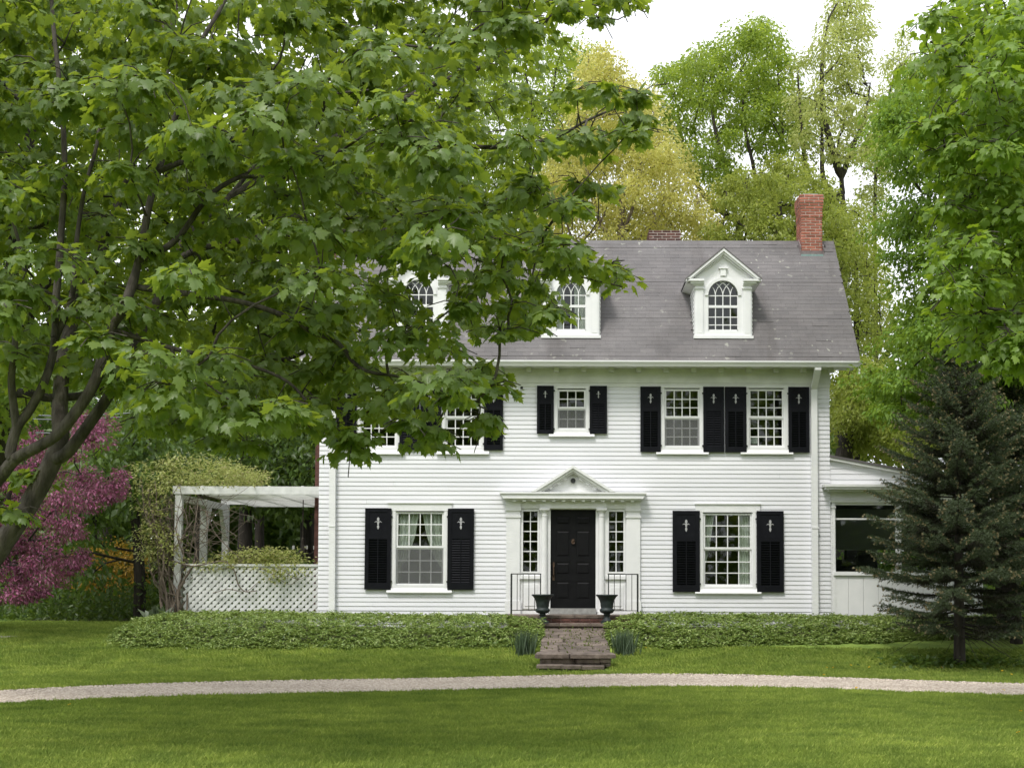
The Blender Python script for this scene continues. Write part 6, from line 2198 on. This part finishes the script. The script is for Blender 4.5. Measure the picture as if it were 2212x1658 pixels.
# pale strappy plant at the foot of the wisteria
rng = r_(97)
p = at(343, 1335, YP - .5)
n = 26
D = np.stack([rng.normal(0, .55, n), rng.normal(0, .4, n), np.ones(n)], 1)
o = thing('lily_clump', 'pale strap leaved clump at the foot of the wisteria', 'plant', (p.x, p.y, .6))
V, F = leaves_arrays(np.tile(np.array((p.x, p.y, .62)), (n, 1)) + rng.normal(0, .05, (n, 3)), D, rng.normal(0, 1, (n, 3)), rng.uniform(.3, .5, n), 'leaf')
M['strap'] = leafmat('pale strap leaves', [(0.16, 0.21, 0.13), (0.24, 0.29, 0.19)], .3, (.2, .26, .1), .08)
tag(link(bpy.data.objects.new('leaves', np_mesh('leaves', V, F, M['strap'])), o), kind='stuff')

# weeds in the shade under the spruce
rng = r_(98)
n = 2600
wx_ = np.concatenate([rng.normal(sp.x - .55, .42, n // 2), rng.normal(sp.x + .5, .6, n // 2)])
wy_ = sp.y + rng.normal(.05, .25, n)
P = np.stack([wx_, wy_, GZ(wx_, wy_) + np.abs(rng.normal(0, .07, n))], 1)
tag(leaf_obj('weeds', P, rng.normal(0, 1, (n, 3)) * np.array((1, 1, .3)), np.array((0, 0, 1.)) + rng.normal(0, .4, (n, 3)), rng.uniform(.05, .10, n), 'round', M['deep']), 'low dark weeds round the foot of the spruce', 'weeds', kind='stuff')

# dandelions
dand = [(2035, 1447, ), (1838, 1443), (1786, 1448), (1780, 1464), (1800, 1448), (1878, 1447), (2165, 1455), (2185, 1463), (2168, 1498), (2205, 1545), (2200, 1593), (150, 1531), (1850, 1493), (555, 1395), (610, 1399), (1042, 1398), (1395, 1405)]
dm = None
for k, (a, b) in enumerate(dand):
    p = ground_point(a, b)
    if dm is None:
        m = MB()
        for q in range(12):
            t = 2 * math.pi * q / 12
            m.v += [(0, 0, .012), (.028 * math.cos(t - .2), .028 * math.sin(t - .2), .018), (.03 * math.cos(t), .03 * math.sin(t), .006), (.028 * math.cos(t + .2), .028 * math.sin(t + .2), .018)]
            m.f += [(q * 4, q * 4 + 1, q * 4 + 2), (q * 4, q * 4 + 2, q * 4 + 3)]
        dm = m.mesh('dandelion', M['petal'])
    o = bpy.data.objects.new('dandelion', dm)
    COL.objects.link(o)
    o.location = (p.x, p.y, p.z + .055)
    o.rotation_euler = (math.radians(25), 0, k)
    o.scale = (.62,) * 3
    tag(o, 'small yellow dandelion head in the lawn', 'flower', 'dandelions in the lawn')

# weeds and grass between the flagstones
rng = r_(99)
n = 260
t = rng.random(n)
X = pxc0 + rng.choice([-.45, -.2, 0, .2, .32, .5], n) + rng.normal(0, .06, n)
Y = PY0 + .3 + 3.7 * t
P = np.stack([X, Y, PZ0 + (PZ1 - PZ0) * t], 1)
M['weed'] = leafmat('yellow green weeds', [(0.09, 0.12, 0.03), (0.17, 0.19, 0.06)], .4, (.2, .24, .04), .02)
tag(leaf_obj('path_weeds', P, np.array((0, 0, .8)) + rng.normal(0, .6, (n, 3)), rng.normal(0, 1, (n, 3)), rng.uniform(.03, .08, n), 'leaf', M['weed']), 'small weeds growing in the joints of the flagstone path', 'weeds', kind='stuff')

# ------------------------------------------------------------------ lines and a neighbour's house
for a, b, lab in (((150, 898), (420, 874), 'upper grey cable crossing the wood on the left'), ((150, 906), (420, 880), 'middle grey cable just below the upper one'), ((150, 935), (420, 908), 'lowest grey cable crossing the wood on the left')):
    A, B_ = at(a[0], a[1], 30), at(b[0], b[1], 31)
    d = B_ - A
    pts = [A + d * t + Vector((0, 0, .25 * (t * t - t))) for t in np.linspace(-2.2, 1.7, 16)]
    tag(MB().tube(pts, .016, 5).build('power_line', M['wire']), lab, 'cable', 'cables on the left')
nb_ = at(1857, 985, 62)
nh = thing('neighbour_house', 'pale clapboard neighbour house glimpsed above the porch roof', 'house', (nb_.x, 64, .5))
w0, w1 = at(1842, 985, 62).x, at(1874, 985, 62).x + 1.5
MB().box(w0 - 3, at(1872, 985, 62).x, 62, 68, .5, at(1850, 945, 62).z).build('wall', M['grey_house'], nh)
MB().prism([(w0 - 3.4, at(1850, 945, 62).z), (at(1874, 945, 62).x + .3, at(1850, 946, 62).z), ((w0 + w1) / 2 - 2, at(1850, 890, 62).z)], 61.6, 68.3).build('roof', M['roof'], nh)
for k in range(14):
    piece('clapboard', M['grey_house'], nh, ((w0 - 3 + at(1872, 985, 62).x) / 2, 61.99, at(1850, 1000, 62).z + k * .14), (at(1872, 985, 62).x - w0 + 3, .03, .15), 'wedge')

# ------------------------------------------------------------------ grass and gravel as instanced stuff
def tuft(name, n, rad, h0, h1, seed, w=.006):
    rng = r_(seed)
    V, F = [], []
    for k in range(n):
        a, r = rng.uniform(0, 6.28), rad * rng.random() ** .5
        x, y = r * math.cos(a), r * math.sin(a)
        h = rng.uniform(h0, h1)
        b = rng.uniform(0, 6.28)
        lx, ly = rng.normal(0, .4, 2) * h
        dx, dy = w * math.cos(b), w * math.sin(b)
        i = len(V)
        V += [(x - dx, y - dy, -.005), (x + dx, y + dy, -.005), (x + lx * .4 + dx * .7, y + ly * .4 + dy * .7, h * .6), (x + lx, y + ly, h)]
        F += [(i, i + 1, i + 2), (i, i + 2, i + 3)]
    return np_mesh(name, np.array(V), np.array(F), M['grass'])


def scatter(name, area, mesh, density, seed, mat=None, smin=.7, smax=1.3, tilt=True):
    """a surface sheet whose geometry nodes set one small mesh on it many times"""
    ng = bpy.data.node_groups.new(name, 'GeometryNodeTree')
    ng.interface.new_socket('Geometry', in_out='INPUT', socket_type='NodeSocketGeometry')
    ng.interface.new_socket('Geometry', in_out='OUTPUT', socket_type='NodeSocketGeometry')
    gi, go = ng.nodes.new('NodeGroupInput'), ng.nodes.new('NodeGroupOutput')
    ds = ng.nodes.new('GeometryNodeDistributePointsOnFaces')
    ds.inputs['Density'].default_value = density
    ds.inputs['Seed'].default_value = seed
    io = ng.nodes.new('GeometryNodeInstanceOnPoints')
    oi = ng.nodes.new('GeometryNodeObjectInfo')
    src = bpy.data.objects.new(name + '_blade', mesh)      # only a source for the nodes, in no collection
    oi.inputs['Object'].default_value = src
    rv = ng.nodes.new('FunctionNodeRandomValue')
    rv.data_type = 'FLOAT'
    rv.inputs[2].default_value, rv.inputs[3].default_value = smin, smax
    rr = ng.nodes.new('FunctionNodeRandomValue')
    rr.data_type = 'FLOAT_VECTOR'
    rr.inputs[0].default_value = (-.15, -.15, 0) if tilt else (0, 0, 0)
    rr.inputs[1].default_value = (.15, .15, 6.283)
    l = ng.links.new
    l(gi.outputs[0], ds.inputs['Mesh'])
    l(ds.outputs['Points'], io.inputs['Points'])
    l(oi.outputs['Geometry'], io.inputs['Instance'])
    l(rv.outputs[1], io.inputs['Scale'])
    l(rr.outputs[0], io.inputs['Rotation'])
    l(io.outputs['Instances'], go.inputs[0])
    mod = area.modifiers.new('scatter', 'NODES')
    mod.node_group = ng
    return tag(area, kind='stuff')


def lawn_area(name, y_of, nx=150, ny=30, x0=-11, x1=11):
    xs = np.linspace(x0, x1, nx + 1)
    V, F = [], []
    for j in range(ny + 1):
        for x in xs:
            a, b = y_of(x)
            y = a + (b - a) * j / ny
            V.append((x, y, float(GZ(x, y))))
    k = nx + 1
    for j in range(ny):
        for i in range(nx):
            F.append((j * k + i, j * k + i + 1, (j + 1) * k + i + 1, (j + 1) * k + i))
    o = bpy.data.objects.new(name, np_mesh(name, np.array(V), np.array(F), M['grass']))
    COL.objects.link(o)
    return o


cn_ = lambda x: float(np.polyval(CN, min(max(x, -9.2), 9.2)))
cf_ = lambda x: float(np.polyval(CF, min(max(x, -9.2), 9.2)))
blade_n = tuft('grass_tuft_mesh', 44, .075, .018, .05, 101, .0035)
blade_f = tuft('grass_tuft_mesh', 40, .10, .02, .055, 102, .0045)
scatter('grass', lawn_area('grass', lambda x: (9.6, cn_(x) + .03), 80, 20, -7, 7), blade_n, 260, 1)
front_y = lambda x: (21.7 if abs(x - pxc0) < PW + .02 else 24.0) if x > -8.3 else 30.4
scatter('grass', lawn_area('grass', lambda x: (cf_(x) - .03, front_y(x)), 150, 20, -13, 11), blade_f, 170, 2)
tall = tuft('grass_tuft_mesh', 26, .06, .02, .055, 103, .004)
scatter('grass', lawn_area('grass', lambda x: (cf_(x) - .06, cf_(x) + .10), 150, 2, -9, 9), tall, 60, 3)
scatter('grass', lawn_area('grass', lambda x: (cn_(x) - .12, cn_(x) + .04), 150, 2, -9, 9), tall, 60, 4)
st_ = MB()
st_.v = [(.5, 0, 0), (-.5, .1, 0), (0, .45, .05), (.05, -.4, 0), (.1, .05, .35), (0, 0, -.25)]
st_.f = [(0, 2, 4), (2, 1, 4), (1, 3, 4), (3, 0, 4), (2, 0, 5), (1, 2, 5), (3, 1, 5), (0, 3, 5)]
sm = st_.mesh('gravel_stone', M['stones'])
ga = lawn_area('gravel_stones', lambda x: (cn_(x) + .04, cf_(x) - .04), 150, 6, -9.4, 9.4)
ga.data.materials.clear()
ga.data.materials.append(M['stones'])
for v in ga.data.vertices:
    v.co.z += .014
scatter('gravel_stones', ga, sm, 900, 5, smin=.016, smax=.045, tilt=False)
print('triangles', sum(len(o.data.polygons) for o in bpy.data.objects if o.type == 'MESH' and o.data.users == 1))
